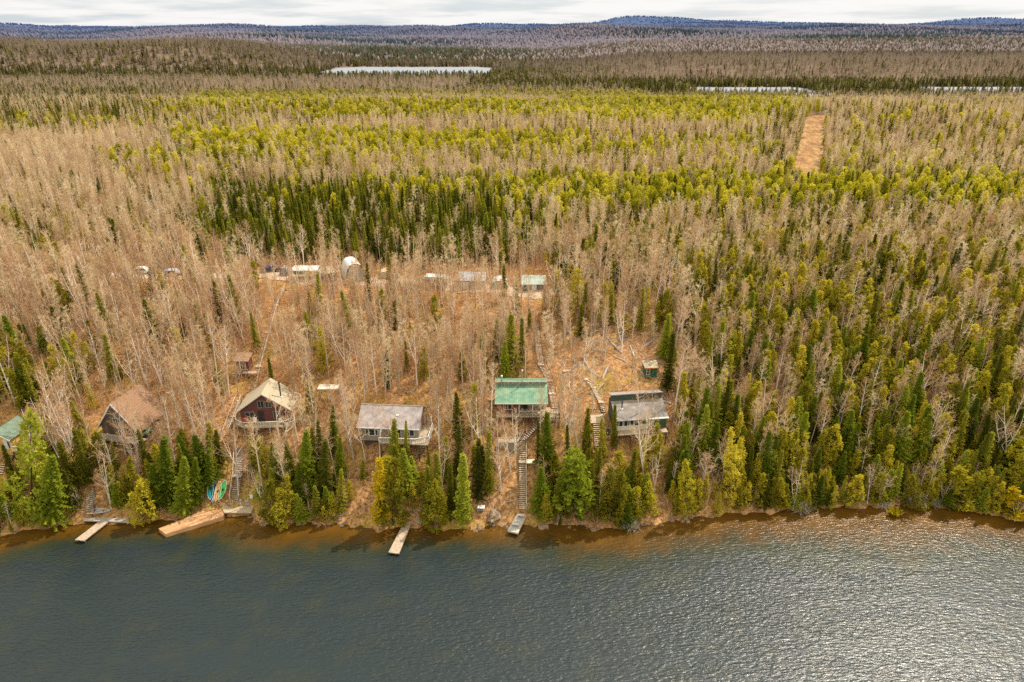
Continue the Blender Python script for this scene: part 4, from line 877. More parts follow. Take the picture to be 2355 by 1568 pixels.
KC = [
 ('cedar', 380, 524, 379, 458, 'golden yellow cedar at the waterline left of the long plank dock', .9, 'gold'),
 ('cedar', 393, 525, 394, 458, 'bright green columnar cedar between the golden cedar and the plank dock', 1.15),
 ('fir', 306, 496, 306, 429, 'tall bright green fir below the right corner of the red chalet deck', 1.0),
 ('fir', 333, 456, 333, 405, 'slender light green fir in front of the open shelter', .7),
 ('fir', 340, 478, 340, 437, 'bushy green fir downhill of the open shelter', .85),
 ('spruce', 324, 500, 325, 440, 'dense dark spruce midway between red chalet and grey-roofed cabin', 1.2),
 ('spruce', 341, 512, 341, 468, 'dark spruce just above the small shore cedar left of the golden cedar', 1.1),
 ('cedar', 332, 522, 332, 491, 'small pointed cedar on the bare orange bank left of the golden cedar', .8),
 ('cedar', 287, 519, 287, 474, 'olive cedar right of the square wooden platform and uphill of the water', .9),
 ('fir', 299, 508, 299, 462, 'green fir leaning over the bank between platform and orange clearing', .8),
 ('cedar', 270, 522, 270, 478, 'olive shrubby cedar at the water right of the square wooden platform', 1.0),
 ('cedar', 280, 526, 281, 488, 'low spreading yellow-green cedar overhanging the water below the red chalet', 1.3),
 ('spruce', 363, 479, 363, 459, 'small blue-green spruce on the slope below the left end of the grey-roofed cabin', 1.0),
 ('spruce', 406, 466, 406, 420, 'narrow spruce standing in front of the grey-roofed cabin deck', .85),
 ('fir', 209, 489, 209, 448, 'green fir behind the kayaks', 1.1),
 ('cedar', 32, 516, 30, 406, 'very tall pale green cedar right of the yellow cabin', .78, 'fir'),
 ('fir', 52, 519, 52, 452, 'broad light green fir by the water left of the T-shaped dock', 1.15),
 ('spruce', 17, 492, 17, 460, 'short dark spruce below the yellow cabin steps', 1.2),
 ('fir', 166, 505, 164, 436, 'tall green fir below the brown-roofed chalet on its right', 1.15),
 ('fir', 184, 512, 184, 456, 'broad soft fir at the shore behind the log breakwater', 1.15),
 ('fir', 196, 505, 195, 456, 'bushy fir between the breakwater and the kayaks', 1.0),
 ('cedar', 142, 521, 142, 480, 'yellow-green cedar bush right of the T-shaped dock platform', 1.4),
 ('cedar', 130, 500, 130, 456, 'golden green cedar below the brown-roofed chalet', .9),
 ('fir', 152, 508, 152, 462, 'dark green fir right of the golden green cedar under the brown-roofed chalet', 1.0),
 ('cedar', 78, 470, 78, 428, 'slim yellow-green cedar left of the brown-roofed chalet deck', .8),
 ('cedar', 434, 529, 434, 480, 'bright green rounded cedar at the waterline right of the plank dock', 1.2),
 ('spruce', 463, 523, 463, 452, 'tall pointed green spruce at the shore left of the white-topped table', 1.35, 'fir'),
 ('spruce', 437, 508, 436, 452, 'dark layered spruce behind the rounded shore cedar', 1.3),
 ('spruce', 450, 512, 450, 462, 'dark spruce squeezed between the rounded cedar and the tall pointed spruce', 1.1),
 ('spruce', 459, 474, 459, 424, 'dark spruce right of the grey-roofed cabin in the upper row', 1.2),
 ('spruce', 446, 480, 446, 436, 'dark spruce at the right foot of the curving stairs', 1.2),
 ('spruce', 489, 494, 489, 430, 'tall thin dark spruce left of the straight stairs', 1.0),
 ('spruce', 479, 500, 478, 446, 'dark spruce between the tall pointed spruce and the tan platform', 1.1),
 ('cedar', 474, 430, 474, 384, 'yellow-green cedar left of the green metal roof', .8),
 ('fir', 547, 474, 547, 412, 'slender fir in front of the side deck of the green-roofed cabin', .85),
 ('fir', 541, 514, 541, 466, 'rounded fir right of the lower straight stairs', 1.1),
 ('pine', 576, 518, 575, 450, 'large bright green pine at the shore right of the straight stairs', 1.35, 'fir'),
 ('pine', 563, 512, 563, 472, 'smaller green pine left of the large bright shore pine', 1.1, 'fir'),
 ('cedar', 610, 520, 610, 466, 'twin-topped green cedar at the shore below the dark green cabin', 1.1),
 ('cedar', 622, 519, 622, 474, 'bright green cedar touching the twin-topped shore cedar on its right', 1.0),
 ('cedar', 588, 462, 588, 408, 'narrow yellow-green cedar left of the steps at the dark green cabin', .7),
 ('cedar', 602, 464, 602, 418, 'yellow-green cedar hiding the left corner of the dark green cabin', .8),
 ('spruce', 512, 372, 511, 314, 'large dark spruce straight behind the green metal roof', 1.5),
 ('spruce', 497, 366, 497, 320, 'dark spruce behind the green metal roof, left of the largest one', 1.4),
 ('spruce', 482, 370, 482, 330, 'shorter dark spruce left of the pair behind the green metal roof', 1.3),
 ('spruce', 522, 362, 522, 318, 'dark spruce behind the green metal roof, right of the largest one', 1.3),
 ('fir', 505, 378, 505, 340, 'soft green fir in front of the big dark spruces behind the green metal roof', 1.1),
 ('spruce', 387, 390, 387, 345, 'lone green spruce on the slope above the grey-roofed cabin', .95),
 ('spruce', 687, 389, 687, 349, 'lone slim spruce on the bare slope right of the small green shed', .9),
 ('cedar', 686, 516, 686, 460, 'tall yellow-green cedar on the shore right of the dark green cabin', .9),
 ('cedar', 731, 504, 731, 428, 'very tall sparse olive cedar right of the little rocky bank', .72),
 ('cedar', 781, 508, 781, 478, 'round bright cedar beside the white dead bush', 1.3),
 ('cedar', 914, 507, 914, 474, 'round cedar streaked with dead twigs at the right-hand shore', 1.6),
 ('cedar', 962, 505, 960, 466, 'broad yellow-green cedar clump at the shore near the right edge', 2.0),
 ('cedar', 1014, 514, 1014, 488, 'low golden bush over the water at the right edge', 2.2, 'gold'),
 ('cedar', 650, 515, 650, 480, 'bushy green cedar at the shore left of the rocky bank', 1.2),
 ('spruce', 112, 252, 112, 218, 'dark broad spruce left of the orange meadow by the road', 1.7),
 ('pine', 611, 312, 611, 283, 'small bright yellow-green pine at the top of the bare slope', .9),
 ('spruce', 150, 300, 150, 262, 'narrow spruce in front of the white car', .9),
 ('spruce', 17, 184, 17, 168, 'leftmost of three dark spruces rising from the pale trees', 1.3),
 ('spruce', 27, 184, 27, 170, 'middle of three dark spruces rising from the pale trees', 1.5),
 ('spruce', 37, 184, 37, 167, 'rightmost of three dark spruces rising from the pale trees', 1.3),
]
KEYBOX = []
for e in KC:
    key(e[0], e[1], e[2], e[3], e[4], e[5], e[6], cm=e[7] if len(e) > 7 else None); KEYBOX.append((e[1], e[2]))
KB = [
 (284,474,276,396,'white birch in front of the right half of the red chalet'),(263,489,249,418,'tall white birch leaning left before the red chalet centre'),
 (239,499,231,420,'white birch leaning left along the steep grey stairs'),(316,453,316,398,'straight thin white birch left of the open shelter'),
 (366,463,358,415,'white birch crossing the left end of the grey-roofed cabin'),(380,457,378,405,'white birch in front of the arched windows of the grey-roofed cabin'),
 (396,457,386,420,'white birch leaning before the deck of the grey-roofed cabin'),(354,463,343,380,'long white birch left of the grey-roofed cabin'),
 (229,396,224,328,'tall pale birch left of the red shed'),(242,377,236,338,'pale birch right in front of the red shed'),
 (175,462,159,398,'white birch leaning left below the right side of the brown-roofed chalet'),(200,452,181,372,'very tall white birch between the brown-roofed and red chalets'),
 (213,462,197,392,'white birch leaning left halfway between the two chalets'),(191,455,172,418,'crooked white birch under the tall one between the chalets'),
 (140,471,130,412,'crooked white birch in front of the brown-roofed chalet deck'),(126,456,111,386,'long white birch crossing the gable of the brown-roofed chalet'),
 (115,476,100,434,'short bent birch below the brown-roofed chalet gable'),(90,452,83,396,'white birch left of the brown-roofed chalet gable'),
 (59,456,36,370,'tall white birch leaning left over the far left slope'),(66,430,46,356,'slender birch behind the tall leaning one on the far left'),
 (501,493,499,420,'straight pale birch left of the straight stairs, lower trunk bare'),(474,451,466,395,'white birch rising between dark spruces left of the tan platform'),
 (491,430,491,362,'thick pale birch at the left end of the green metal roof'),(511,472,503,408,'thin birch before the reddish wall of the green-roofed cabin'),
 (516,468,515,408,'forked birch before the porch of the green-roofed cabin'),(569,459,565,385,'tall white birch right of the green-roofed cabin side deck'),
 (579,452,569,395,'pale birch leaning left above the large shore pine'),(446,412,446,372,'pale birch on the slope right of the grey-roofed cabin'),
 (713,404,711,346,'white birch with bare lower trunk at the edge of the bare slope'),(773,464,782,400,'dead-topped white birch leaning right in the green forest'),
 (762,430,766,378,'white birch left of the dead-topped leaning birch'),(705,495,706,450,'small white birch standing by the little rocky bank'),
 (644,480,643,412,'white birch in front of the dark green cabin door side'),(640,432,640,374,'slim pale birch crossing the roof of the dark green cabin'),
 (651,440,655,385,'slim birch before the right half of the dark green cabin'),(918,411,931,350,'bright white birch leaning right in the right-hand forest'),
 (1007,463,1010,405,'wide-branched white birch near the right edge of the photo'),(956,360,965,310,'white birch leaning right above the right-hand forest'),
 (690,400,694,352,'pale birch right of the lone slim spruce'),(742,360,744,312,'spreading white birch at the top of the right-hand slope'),
 (249,262,246,222,'wide pale birch behind the blue car'),(398,262,395,228,'pale many-branched birch behind the road left of the camper'),
 (60,330,50,285,'arching pale tree with long branches on the left path'),
]
for (a, b_, c, d, lb) in KB: key('birch', a, b_, c, d, lb, 1.0)

# ------------------------------------------------------------------ the forest
PROT = [(494,560,376,416,.93),(514,531,418,511,1),(238,300,375,428,.93),(228,240,445,503,.9),(222,256,498,514,1),(160,226,503,536,1),(252,262,345,392,.9),(262,285,288,345,.45),
 (230,252,350,378,.95),(357,432,398,444,.93),(604,668,392,430,.9),(643,659,362,380,1),(318,342,379,404,.9),(95,165,383,446,.3),(262,372,256,286,.5),(374,402,268,281,.4),
 (422,452,272,289,.55),(457,489,271,292,.5),(489,510,278,293,.5),(526,550,279,292,.4),(385,423,508,555,1),(505,531,508,535,1),(70,131,512,542,1),(203,229,484,507,1),
 (0,30,428,464,.9),(470,514,478,520,.9),(590,604,405,440,.8),(424,432,412,445,.6),(343,376,485,522,.9),(577,606,355,400,.55),(140,150,265,276,.6),(168,180,268,278,.3),(34,42,340,352,.9),
 (534,556,322,412,.6),(88,96,488,512,1),(660,712,500,515,.8),(255,275,425,500,.35),(300,360,455,475,.3)]
def prot(px, pt, pb, w, kind):
    bare = kind in ('birch', 'aspen')
    for (x0, x1, y0, y1, q) in PROT:
        if px + w > x0 and px - w < x1 and pb > y0 and pt < y1:
            if y1 < pb and pt > y1: continue
            if rng.random() < (q * (.86 if bare else 1.0)) ** (1 if bare or q > .7 else .6): return True
    return False
PATCH = [  # x0,x1,y0,y1,jitter, weights, density
 (-500,1600,20,80,4,dict(aspen=.6,spruce=.25,fir=.1,pine=.05),1),
 (-500,330,30,68,4,dict(aspen=.66,spruce=.17,cedar=.12,pine=.05),1),
 (-500,345,66,78,3,dict(spruce=.65,aspen=.35),1),
 (330,560,48,64,3,dict(spruce=.35,cedar=.4,aspen=.25),1),(560,1600,46,56,3,dict(spruce=.5,aspen=.5),1),(600,1600,56,78,3,dict(aspen=.85,spruce=.15),1),
 (300,560,70,86,3,dict(spruce=.85,aspen=.15),1.25),
 (-500,620,77,92,3,dict(aspen=.9,spruce=.1),1),(470,1600,79,90,2,dict(spruce=.9,aspen=.1),1.25),(0,330,68,76,2,dict(spruce=.85,aspen=.15),1.25),(180,620,86,92,2,dict(spruce=.3,aspen=.7),1),
 (-500,1600,92,180,4,dict(aspen=.75,spruce=.12,pine=.1,cedar=.03),1),
 (-500,175,84,128,8,dict(spruce=.5,aspen=.42,cedar=.08),1),(-500,230,118,132,6,dict(spruce=.45,aspen=.35,pine=.2),1),
 (190,805,92,108,4,dict(pine=.85,aspen=.12,spruce=.03),1.15),(150,330,104,112,3,dict(pine=.4,spruce=.3,aspen=.3),1),(330,560,97,102,2,dict(aspen=.75,spruce=.15,pine=.1),1),(300,800,109,118,3,dict(pine=.8,aspen=.17,spruce=.03),1.15),(330,800,118,131,3,dict(aspen=.88,pine=.05,spruce=.07),1.1),(600,780,104,122,5,dict(pine=.82,aspen=.14,spruce=.04),1.15),
 (-500,180,130,180,8,dict(aspen=.95,spruce=.02,birch=.03),1),(175,600,132,152,4,dict(pine=.75,aspen=.23,spruce=.02),1.1),(560,790,138,150,4,dict(pine=.5,aspen=.48,spruce=.02),1),(110,420,150,162,5,dict(pine=.5,aspen=.46,spruce=.04),1),(420,760,152,160,4,dict(pine=.32,aspen=.64,spruce=.04),1),
 (100,800,161,178,6,dict(aspen=.86,pine=.09,spruce=.05),1),(760,806,110,160,6,dict(spruce=.4,aspen=.45,cedar=.15),1),
 (820,1600,96,176,8,dict(aspen=.60,spruce=.16,cedar=.16,pine=.08),1),
 (-500,215,178,252,8,dict(aspen=.66,birch=.18,spruce=.06,cedar=.1),1),(-500,40,212,245,8,dict(spruce=.4,cedar=.3,aspen=.3),1),
 (205,520,184,252,6,dict(spruce=.74,pine=.05,aspen=.11,fir=.10),1.25),(360,520,178,192,5,dict(spruce=.35,pine=.45,aspen=.2),1.2),
 (505,1600,176,212,6,dict(pine=.55,spruce=.16,aspen=.14,fir=.15),1.2),
 (540,1600,208,292,9,dict(aspen=.36,birch=.10,spruce=.12,cedar=.42),1.25),
 (-500,560,250,410,8,dict(birch=.40,aspen=.53,spruce=.04,cedar=.03),1.05),(200,560,246,262,4,dict(birch=.5,aspen=.5),.8),
 (205,510,212,246,6,dict(spruce=.80,fir=.1,aspen=.07,birch=.03),1.25),
 (-500,60,330,400,8,dict(cedar=.3,fir=.3,spruce=.2,birch=.2),1),
 (560,700,262,330,10,dict(birch=.42,aspen=.43,spruce=.08,cedar=.07),.9),(545,700,318,412,8,dict(birch=.6,aspen=.36,spruce=.04),.28),
 (700,1600,285,420,10,dict(cedar=.44,spruce=.08,aspen=.20,birch=.16,fir=.12),1.2),
 (-500,240,400,452,8,dict(birch=.38,aspen=.3,cedar=.2,spruce=.12),.9),(240,580,400,450,8,dict(birch=.4,aspen=.34,cedar=.12,spruce=.14),.7),
 (-500,1600,445,470,8,dict(cedar=.38,spruce=.30,fir=.12,birch=.2),1.0),
 (-500,1600,470,540,4,dict(cedar=.55,spruce=.22,fir=.15,birch=.08),1.0),
 (640,1600,412,470,8,dict(cedar=.52,spruce=.10,fir=.22,birch=.16),1.2),
]
DEN = {}
def pick(px, py):
    w = None; dn = 1
    for (x0, x1, y0, y1, j, ww, d_) in PATCH:
        if x0 + rng.normal() * j * 2.5 < px < x1 + rng.normal() * j * 2.5 and y0 + rng.normal() * j * .5 < py < y1 + rng.normal() * j * .5: w, dn = ww, d_
    if w is None: w = PATCH[0][5]
    ks = list(w); p_ = np.array([w[k] for k in ks]); return ks[int(rng.choice(len(ks), p=p_ / p_.sum()))], dn
BLD = [(hit(*a)) for a in [(522,414,2.5),(262,427,3),(390,438,2.2),(641,427,2.2),(119,437,2.2),(2,449,1)]]
BLD2 = [(hit(*a)) for a in [(243,371,.9),(651,376,.2),(330,402,0),(356,283,0),(500,290,0),(284,277,0),(384,279,0),(329,281,0),(306,279,0),(271,272,0),(145,274,0),(175,276,0),(436,287,0),(472,289,0),(534,291,0)]]
road_pts = [hit(*p) for p in [(-60, 288), (0, 283), (60, 276), (140, 276), (200, 277), (262, 274), (330, 281), (400, 282), (470, 288), (545, 293), (585, 300)]]
RX = np.array([p.x for p in road_pts]); RY = np.array([p.y for p in road_pts])
cand = []
y = 84.0
while y < 1500:
    s = 1.58 if y < 146 else (1.8 + (y - 146) * .0045 if y < 480 else 3.3 + (y - 480) * .0018)
    xm = .80 * y + (28 if y < 160 else 22)
    xs = np.arange(-xm, xm, s) + rng.uniform(-.9, .9, len(np.arange(-xm, xm, s))) * s
    ys = y + rng.uniform(-.9, .9, len(xs)) * s
    zs = ground(xs, ys); ds = ys - shore(xs)
    sxk = F / (ys * CP - (zs - H) * SP)
    for x, yy, z, d_, sc in zip(xs, ys, zs, ds, sxk):
        if d_ < (.8 if x < 14 else .15): continue
        if any(x0 - 16 < x < x1 + 16 and y0 + 26 < yy < y1 + 14 for (x0, x1, y0, y1, _) in LAKES): continue
        if CLY[0] - 8 < yy < CLY[-1] + 4 and abs(x - np.interp(yy, CLY, CLX)) < 5.3: continue
        if RX[0] < x < RX[-1] and abs(yy - np.interp(x, RX, RY)) < 3.2: continue
        if yy < 160:
            if any(abs(x - b.x) < 6.2 and -1.5 < yy - b.y < 7.5 for b in BLD): continue
            if any(abs(x - b.x) < 3.2 and -1.2 < yy - b.y < 4.5 for b in BLD2): continue
        hh = 9.0
        px, pm = project(x, yy, z + hh * .55); kind, dn = pick(px, pm)
        if rng.random() > dn / 1.25: continue
        base = dict(spruce=8.8, cedar=7, pine=8.5, fir=8, birch=11, aspen=10)[kind]
        h = base * rng.uniform(.6, 1.22)
        if 200 < px < 560 and 143 < yy < 158 and kind in ('birch', 'aspen'): h *= .66
        if 200 < px < 560 and yy > 146 and kind == 'spruce': h *= 1.15
        cl_ = .5 + .25 * math.sin(x * .21 + 2 * math.sin(yy * .13)) + .25 * math.sin(yy * .27 + 1.7 * math.sin(x * .17 + 1))
        if rng.random() > (.62 if yy > 146 else .85) + .55 * cl_: continue
        h *= .86 + .3 * cl_
        if px > 520 and 148 < yy < 215 and kind in ('birch', 'aspen'): h *= .8
        if px > 690 and kind in ('birch', 'aspen'): h *= .82
        if yy > 146: h = base * rng.uniform(.62, 1.02)
        if 560 < yy < 735 and x > 120: h *= .66
        if 830 < yy < 905 and -300 < x < 20 and kind == 'spruce': h *= 1.25
        if yy > 700: h *= 1.0 + (yy - 700) * .0004
        if d_ < 4 and kind in ('spruce', 'cedar', 'fir'): h *= .72
        if 9 < d_ < 45 and x < 25 and kind in ('birch', 'aspen'): h *= .88
        pb = project(x, yy, z)[1]; pt = project(x, yy, z + h)[1]
        if yy < 150:
            wpx = sc * (1.3 if kind not in ('birch', 'aspen') else .5)
            if prot(px, pt, pb, wpx, kind): continue
            if kind not in ('birch', 'aspen') and any(abs(px - a) < 6 and abs(pb - b_) < 9 for a, b_ in KEYBOX): continue
        cand.append((kind, x, yy, z, h, px, pt, pb, sc))
    y += s * .93
for xx in np.arange(-92, 100, 1.15):
    for _k in range(2):
        x = xx + rng.uniform(-.6, .6); d_ = rng.uniform(.15, 1.2) if _k == 0 else rng.uniform(1.0, 4.0); yy = float(shore(x)) + d_; z = gz(x, yy); sc = F / (yy * CP - (z - H) * SP)
        kind = ['cedar', 'cedar', 'cedar', 'fir', 'spruce', 'birch'][int(rng.integers(0, 6))]; h = rng.uniform(2.0, 5.6) + (1.2 if x > 25 else 0)
        px, pt = project(x, yy, z + h); pb = project(x, yy, z)[1]
        if rng.random() > (.95 if px > 600 or px < 75 else .8): continue
        if prot(px, pt, pb, sc * .8, kind) or any(abs(px - a) < 5 and abs(pb - b_) < 7 for a, b_ in KEYBOX): continue
        cand.append((kind, x, yy, z, h, px, pt, pb, sc))
# the dense thicket of slender stems on the hillside and along the shore
LIM = {k: 300 - sum(1 for e in KC if e[0] == k) - (len(KB) if k == 'birch' else 0) for k in KN}
bykind = {k: [] for k in KN}
for c in cand: bykind[c[0]].append(c)
def region(px, py):
    if py >= 478:
        segs = [(75, 'on the shore left of the T-shaped dock'), (160, 'on the shore behind the T-shaped dock'), (235, 'on the shore behind the log breakwater'), (345, 'on the shore right of the square platform'), (425, 'on the shore around the plank dock'), (515, 'on the shore left of the straight stairs'), (600, 'on the shore right of the straight stairs'), (700, 'on the shore below the dark green cabin'), (800, 'on the shore left of the white dead bush'), (900, 'on the shore right of the white dead bush'), (2000, 'on the shore near the right edge')]
    elif py >= 410:
        segs = [(60, 'on the slope beside the yellow cabin'), (170, 'on the slope below the brown-roofed chalet'), (235, 'on the slope between the two chalets'), (310, 'under the red chalet deck'), (350, 'on the slope below the open shelter'), (435, 'below the grey-roofed cabin'), (515, 'between the grey-roofed cabin and the straight stairs'), (600, 'right of the green-roofed cabin'), (700, 'around the dark green cabin'), (800, 'in the low forest right of the dark green cabin'), (910, 'in the low middle of the right-hand forest'), (2000, 'in the lower right corner of the forest')]
    elif py >= 340:
        segs = [(60, 'on the left slope beside the white battered boat'), (170, 'on the slope above the brown-roofed chalet'), (235, 'on the slope left of the red shed'), (320, 'on the slope above the red chalet'), (440, 'on the slope above the grey-roofed cabin'), (500, 'on the slope left of the green metal roof'), (580, 'beside the winding stairs'), (700, 'on the bare slope around the small green shed'), (800, 'in the forest right of the bare slope'), (910, 'in the middle of the right-hand forest'), (2000, 'in the forest at the right edge')]
    elif py >= 285:
        segs = [(60, 'beside the left footpath'), (170, 'on the slope below the white car'), (260, 'on the slope left of the long hillside stairs'), (345, 'below the pyramid-roofed shed'), (440, 'below the tall arched tent'), (540, 'below the grey ribbed garage'), (700, 'on the slope right of the road end'), (850, 'in the upper left of the right-hand forest'), (2000, 'in the upper part of the right-hand forest')]
    elif py >= 240:
        segs = [(60, 'at the road by the left edge'), (200, 'along the road near the white car'), (345, 'along the road by the sheds'), (540, 'along the road by the camper and garage'), (700, 'beyond the right end of the road'), (2000, 'high in the right-hand forest')]
    else:
        segs = [(200, 'beyond the road on the left'), (350, 'in the dark wood behind the sheds'), (520, 'in the dark wood behind the garage'), (800, 'beyond the road on the right'), (2000, 'beyond the right-hand forest')]
    for a, t in segs:
        if px < a: return t
ADJ = dict(spruce=('dark green spruce', 'short dark spruce'), cedar=('yellow-green cedar', 'low bushy cedar'), pine=('bright yellow-green pine', 'small bright pine'), fir=('soft green fir', 'small green fir'), birch=('leafless birch with a pale trunk', 'short leafless birch with reddish twigs'), aspen=('slender leafless aspen with tan twigs', 'short leafless tan aspen'))
stuff = {k: [] for k in KN}
for k in KN:
    ls = [c for c in bykind[k] if -8 < c[5] < 1032 and c[7] > 30 and c[2] < 420]
    ls.sort(key=lambda c: -(c[4] * c[8])); ind = ls[:LIM[k]]; ids = set(id(c) for c in ind)
    nv = len(PROTO[k])
    for i, c in enumerate(ind):
        _, x, yy, z, h, px, pt, pb, sc = c
        v = i % nv; s = h / PROTO[k][v][2]; tall = h > .9 * dict(spruce=8.8, cedar=7, pine=8.5, fir=8, birch=11, aspen=10)[k]
        rg = region(px, pb); lb = ADJ[k][0 if tall else 1] + ' ' + rg
        lean = random.gauss(-.03 if px < 600 else .03, .04) if k in ('birch', 'aspen') else random.gauss(0, .035)
        tree(k, v, x, yy, z, s, random.uniform(0, 6.28), (lean, random.gauss(0, .03)), lb, lb.replace('with', 'trees with') if 'with' in lb else lb, s * random.uniform(.9, 1.15) if k in ('birch', 'aspen') else max(s, .66) * random.uniform(.95, 1.3))
    stuff[k] = [c for c in bykind[k] if id(c) not in ids]
    for v in range(nv):
        if (k, v) not in FIRST: print('missing proto', k, v)

def scatter(name, k, items, label):
    """one object: remaining trees of a kind, instancing the trunk and crown of the individual trees"""
    n = len(items); nv = len(PROTO[k]); A = np.array([(c[1], c[2], c[3] - .1, c[4]) for c in items], np.float32)
    me = bpy.data.meshes.new(name); me.vertices.add(n); me.vertices.foreach_set('co', A[:, :3].copy().ravel())
    idx = rng.integers(0, nv, n).astype(np.int32)
    hs = np.array([PROTO[k][i][2] for i in idx]); s = A[:, 3] / hs
    wide = (1 + (.9 if k in ('spruce', 'cedar') else .2) * np.clip((A[:, 1] - 350) / 400, 0, 1)) * (1.3 if k == 'pine' else 1.0)
    scl = np.stack([s * rng.uniform(.9, 1.15, n) * wide, s * rng.uniform(.9, 1.15, n) * wide, s], -1).astype(np.float32)
    rot = np.stack([rng.normal(0, .03, n), rng.normal(0, .05, n), rng.uniform(0, 6.28, n)], -1).astype(np.float32)
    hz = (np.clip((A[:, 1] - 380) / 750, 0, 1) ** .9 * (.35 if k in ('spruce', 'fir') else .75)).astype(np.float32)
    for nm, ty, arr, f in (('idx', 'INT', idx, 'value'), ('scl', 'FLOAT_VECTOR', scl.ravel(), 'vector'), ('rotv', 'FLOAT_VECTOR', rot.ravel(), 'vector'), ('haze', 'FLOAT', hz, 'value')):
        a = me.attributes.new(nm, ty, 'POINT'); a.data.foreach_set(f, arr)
    o = bpy.data.objects.new(name, me); COL.objects.link(o); tag(o, label, 'forest', kind='stuff')
    ng = bpy.data.node_groups.new('scatter_' + k, 'GeometryNodeTree')
    ng.interface.new_socket('Geometry', in_out='INPUT', socket_type='NodeSocketGeometry'); ng.interface.new_socket('Geometry', in_out='OUTPUT', socket_type='NodeSocketGeometry')
    gi = ng.nodes.new('NodeGroupInput'); go_ = ng.nodes.new('NodeGroupOutput'); jj = ng.nodes.new('GeometryNodeJoinGeometry')
    for v in range(nv):
        j = ng.nodes.new('GeometryNodeJoinGeometry'); gt = ng.nodes.new('GeometryNodeGeometryToInstance')
        for ob in FIRST[(k, v)]:
            oi = ng.nodes.new('GeometryNodeObjectInfo'); oi.transform_space = 'ORIGINAL'; oi.inputs['Object'].default_value = ob
            ng.links.new(oi.outputs['Geometry'], j.inputs[0])
        ng.links.new(j.outputs[0], gt.inputs[0]); ng.links.new(gt.outputs[0], jj.inputs[0])
    ip = ng.nodes.new('GeometryNodeInstanceOnPoints'); ip.inputs['Pick Instance'].default_value = True
    def na(nm, dt): q = ng.nodes.new('GeometryNodeInputNamedAttribute'); q.data_type = dt; q.inputs[0].default_value = nm; return q
    ng.links.new(gi.outputs[0], ip.inputs['Points']); ng.links.new(jj.outputs[0], ip.inputs['Instance'])
    ng.links.new(na('idx', 'INT').outputs[0], ip.inputs['Instance Index']); ng.links.new(na('scl', 'FLOAT_VECTOR').outputs[0], ip.inputs['Scale'])
    ng.links.new(na('rotv', 'FLOAT_VECTOR').outputs[0], ip.inputs['Rotation']); ng.links.new(ip.outputs[0], go_.inputs[0])
    md = o.modifiers.new('scatter', 'NODES'); md.node_group = ng
    return o
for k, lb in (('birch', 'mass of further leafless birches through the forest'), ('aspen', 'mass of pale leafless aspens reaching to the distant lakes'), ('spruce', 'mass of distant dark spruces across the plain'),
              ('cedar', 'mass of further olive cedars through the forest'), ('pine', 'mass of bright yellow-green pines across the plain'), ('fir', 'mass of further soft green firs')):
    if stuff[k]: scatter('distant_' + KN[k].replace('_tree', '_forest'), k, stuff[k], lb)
print('trees', len(cand), {k: len(v) for k, v in bykind.items()})

# forest beyond: one mesh of small spires and rounded crowns, out to the hills
def far_forest():
    n = 90000; y = np.exp(rng.uniform(math.log(1250), math.log(8600), n)); x = rng.uniform(-1, 1, n) * (y * .84 + 60)
    z = ground(x, y); con = (np.sin(x * .006 + y * .002) + np.sin(y * .009 - x * .002 + 1) + rng.normal(0, .8, n)) > .55
    sc = (.9 + y / 5200); h = np.where(con, rng.uniform(8, 13, n), rng.uniform(7, 10, n)) * np.minimum(sc, 1.7) * (1 - .35 * np.clip((y - 3500) / 2500, 0, 1)); w = np.where(con, rng.uniform(1.6, 2.6, n), rng.uniform(3.5, 5.5, n)) * sc
    V = np.zeros((n, 7, 3)); C = np.stack([x, y, z], -1); ph = rng.uniform(0, 6.28, n)
    for k in range(3):
        a = ph + k * 2.094; V[:, k] = C + np.stack([np.cos(a) * w * .5, np.sin(a) * w * .5, 0 * x - .5], -1)
        b_ = a + 1.0; V[:, 3 + k] = C + np.stack([np.cos(b_) * w * np.where(con, .34, .55), np.sin(b_) * w * np.where(con, .34, .55), h * np.where(con, .45, .62)], -1)
    V[:, 6] = C + np.stack([rng.normal(0, .3, n), rng.normal(0, .3, n), h], -1)
    f = []
    for k in range(3):
        k2 = (k + 1) % 3; f += [(k, k2, 3 + k), (k2, 3 + k2, 3 + k), (3 + k, 3 + k2, 6)]
    f = np.array(f)[None] + (np.arange(n) * 7)[:, None, None]
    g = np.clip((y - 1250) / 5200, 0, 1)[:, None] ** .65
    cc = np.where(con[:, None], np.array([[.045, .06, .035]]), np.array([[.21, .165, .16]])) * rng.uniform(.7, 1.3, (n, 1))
    cc = cc * (1 - g) + np.array([[.05, .085, .19]]) * g * (.75 + .5 * rng.random((n, 1)))  # crown colours fade to blue, distant haze painted per tree
    m, nt = newmat('far_canopy'); at = N(nt, 'ShaderNodeAttribute', attribute_name='tone'); b_ = N(nt, 'ShaderNodeBsdfDiffuse'); L(nt, at, 'Color', b_, 0)
    L(nt, b_, 0, N(nt, 'ShaderNodeOutputMaterial'), 0)
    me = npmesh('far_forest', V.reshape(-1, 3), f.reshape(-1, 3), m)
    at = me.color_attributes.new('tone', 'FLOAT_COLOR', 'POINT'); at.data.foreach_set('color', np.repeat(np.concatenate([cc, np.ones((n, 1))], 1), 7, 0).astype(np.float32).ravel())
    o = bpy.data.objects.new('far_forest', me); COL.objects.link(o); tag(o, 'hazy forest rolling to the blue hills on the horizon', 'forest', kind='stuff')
far_forest()

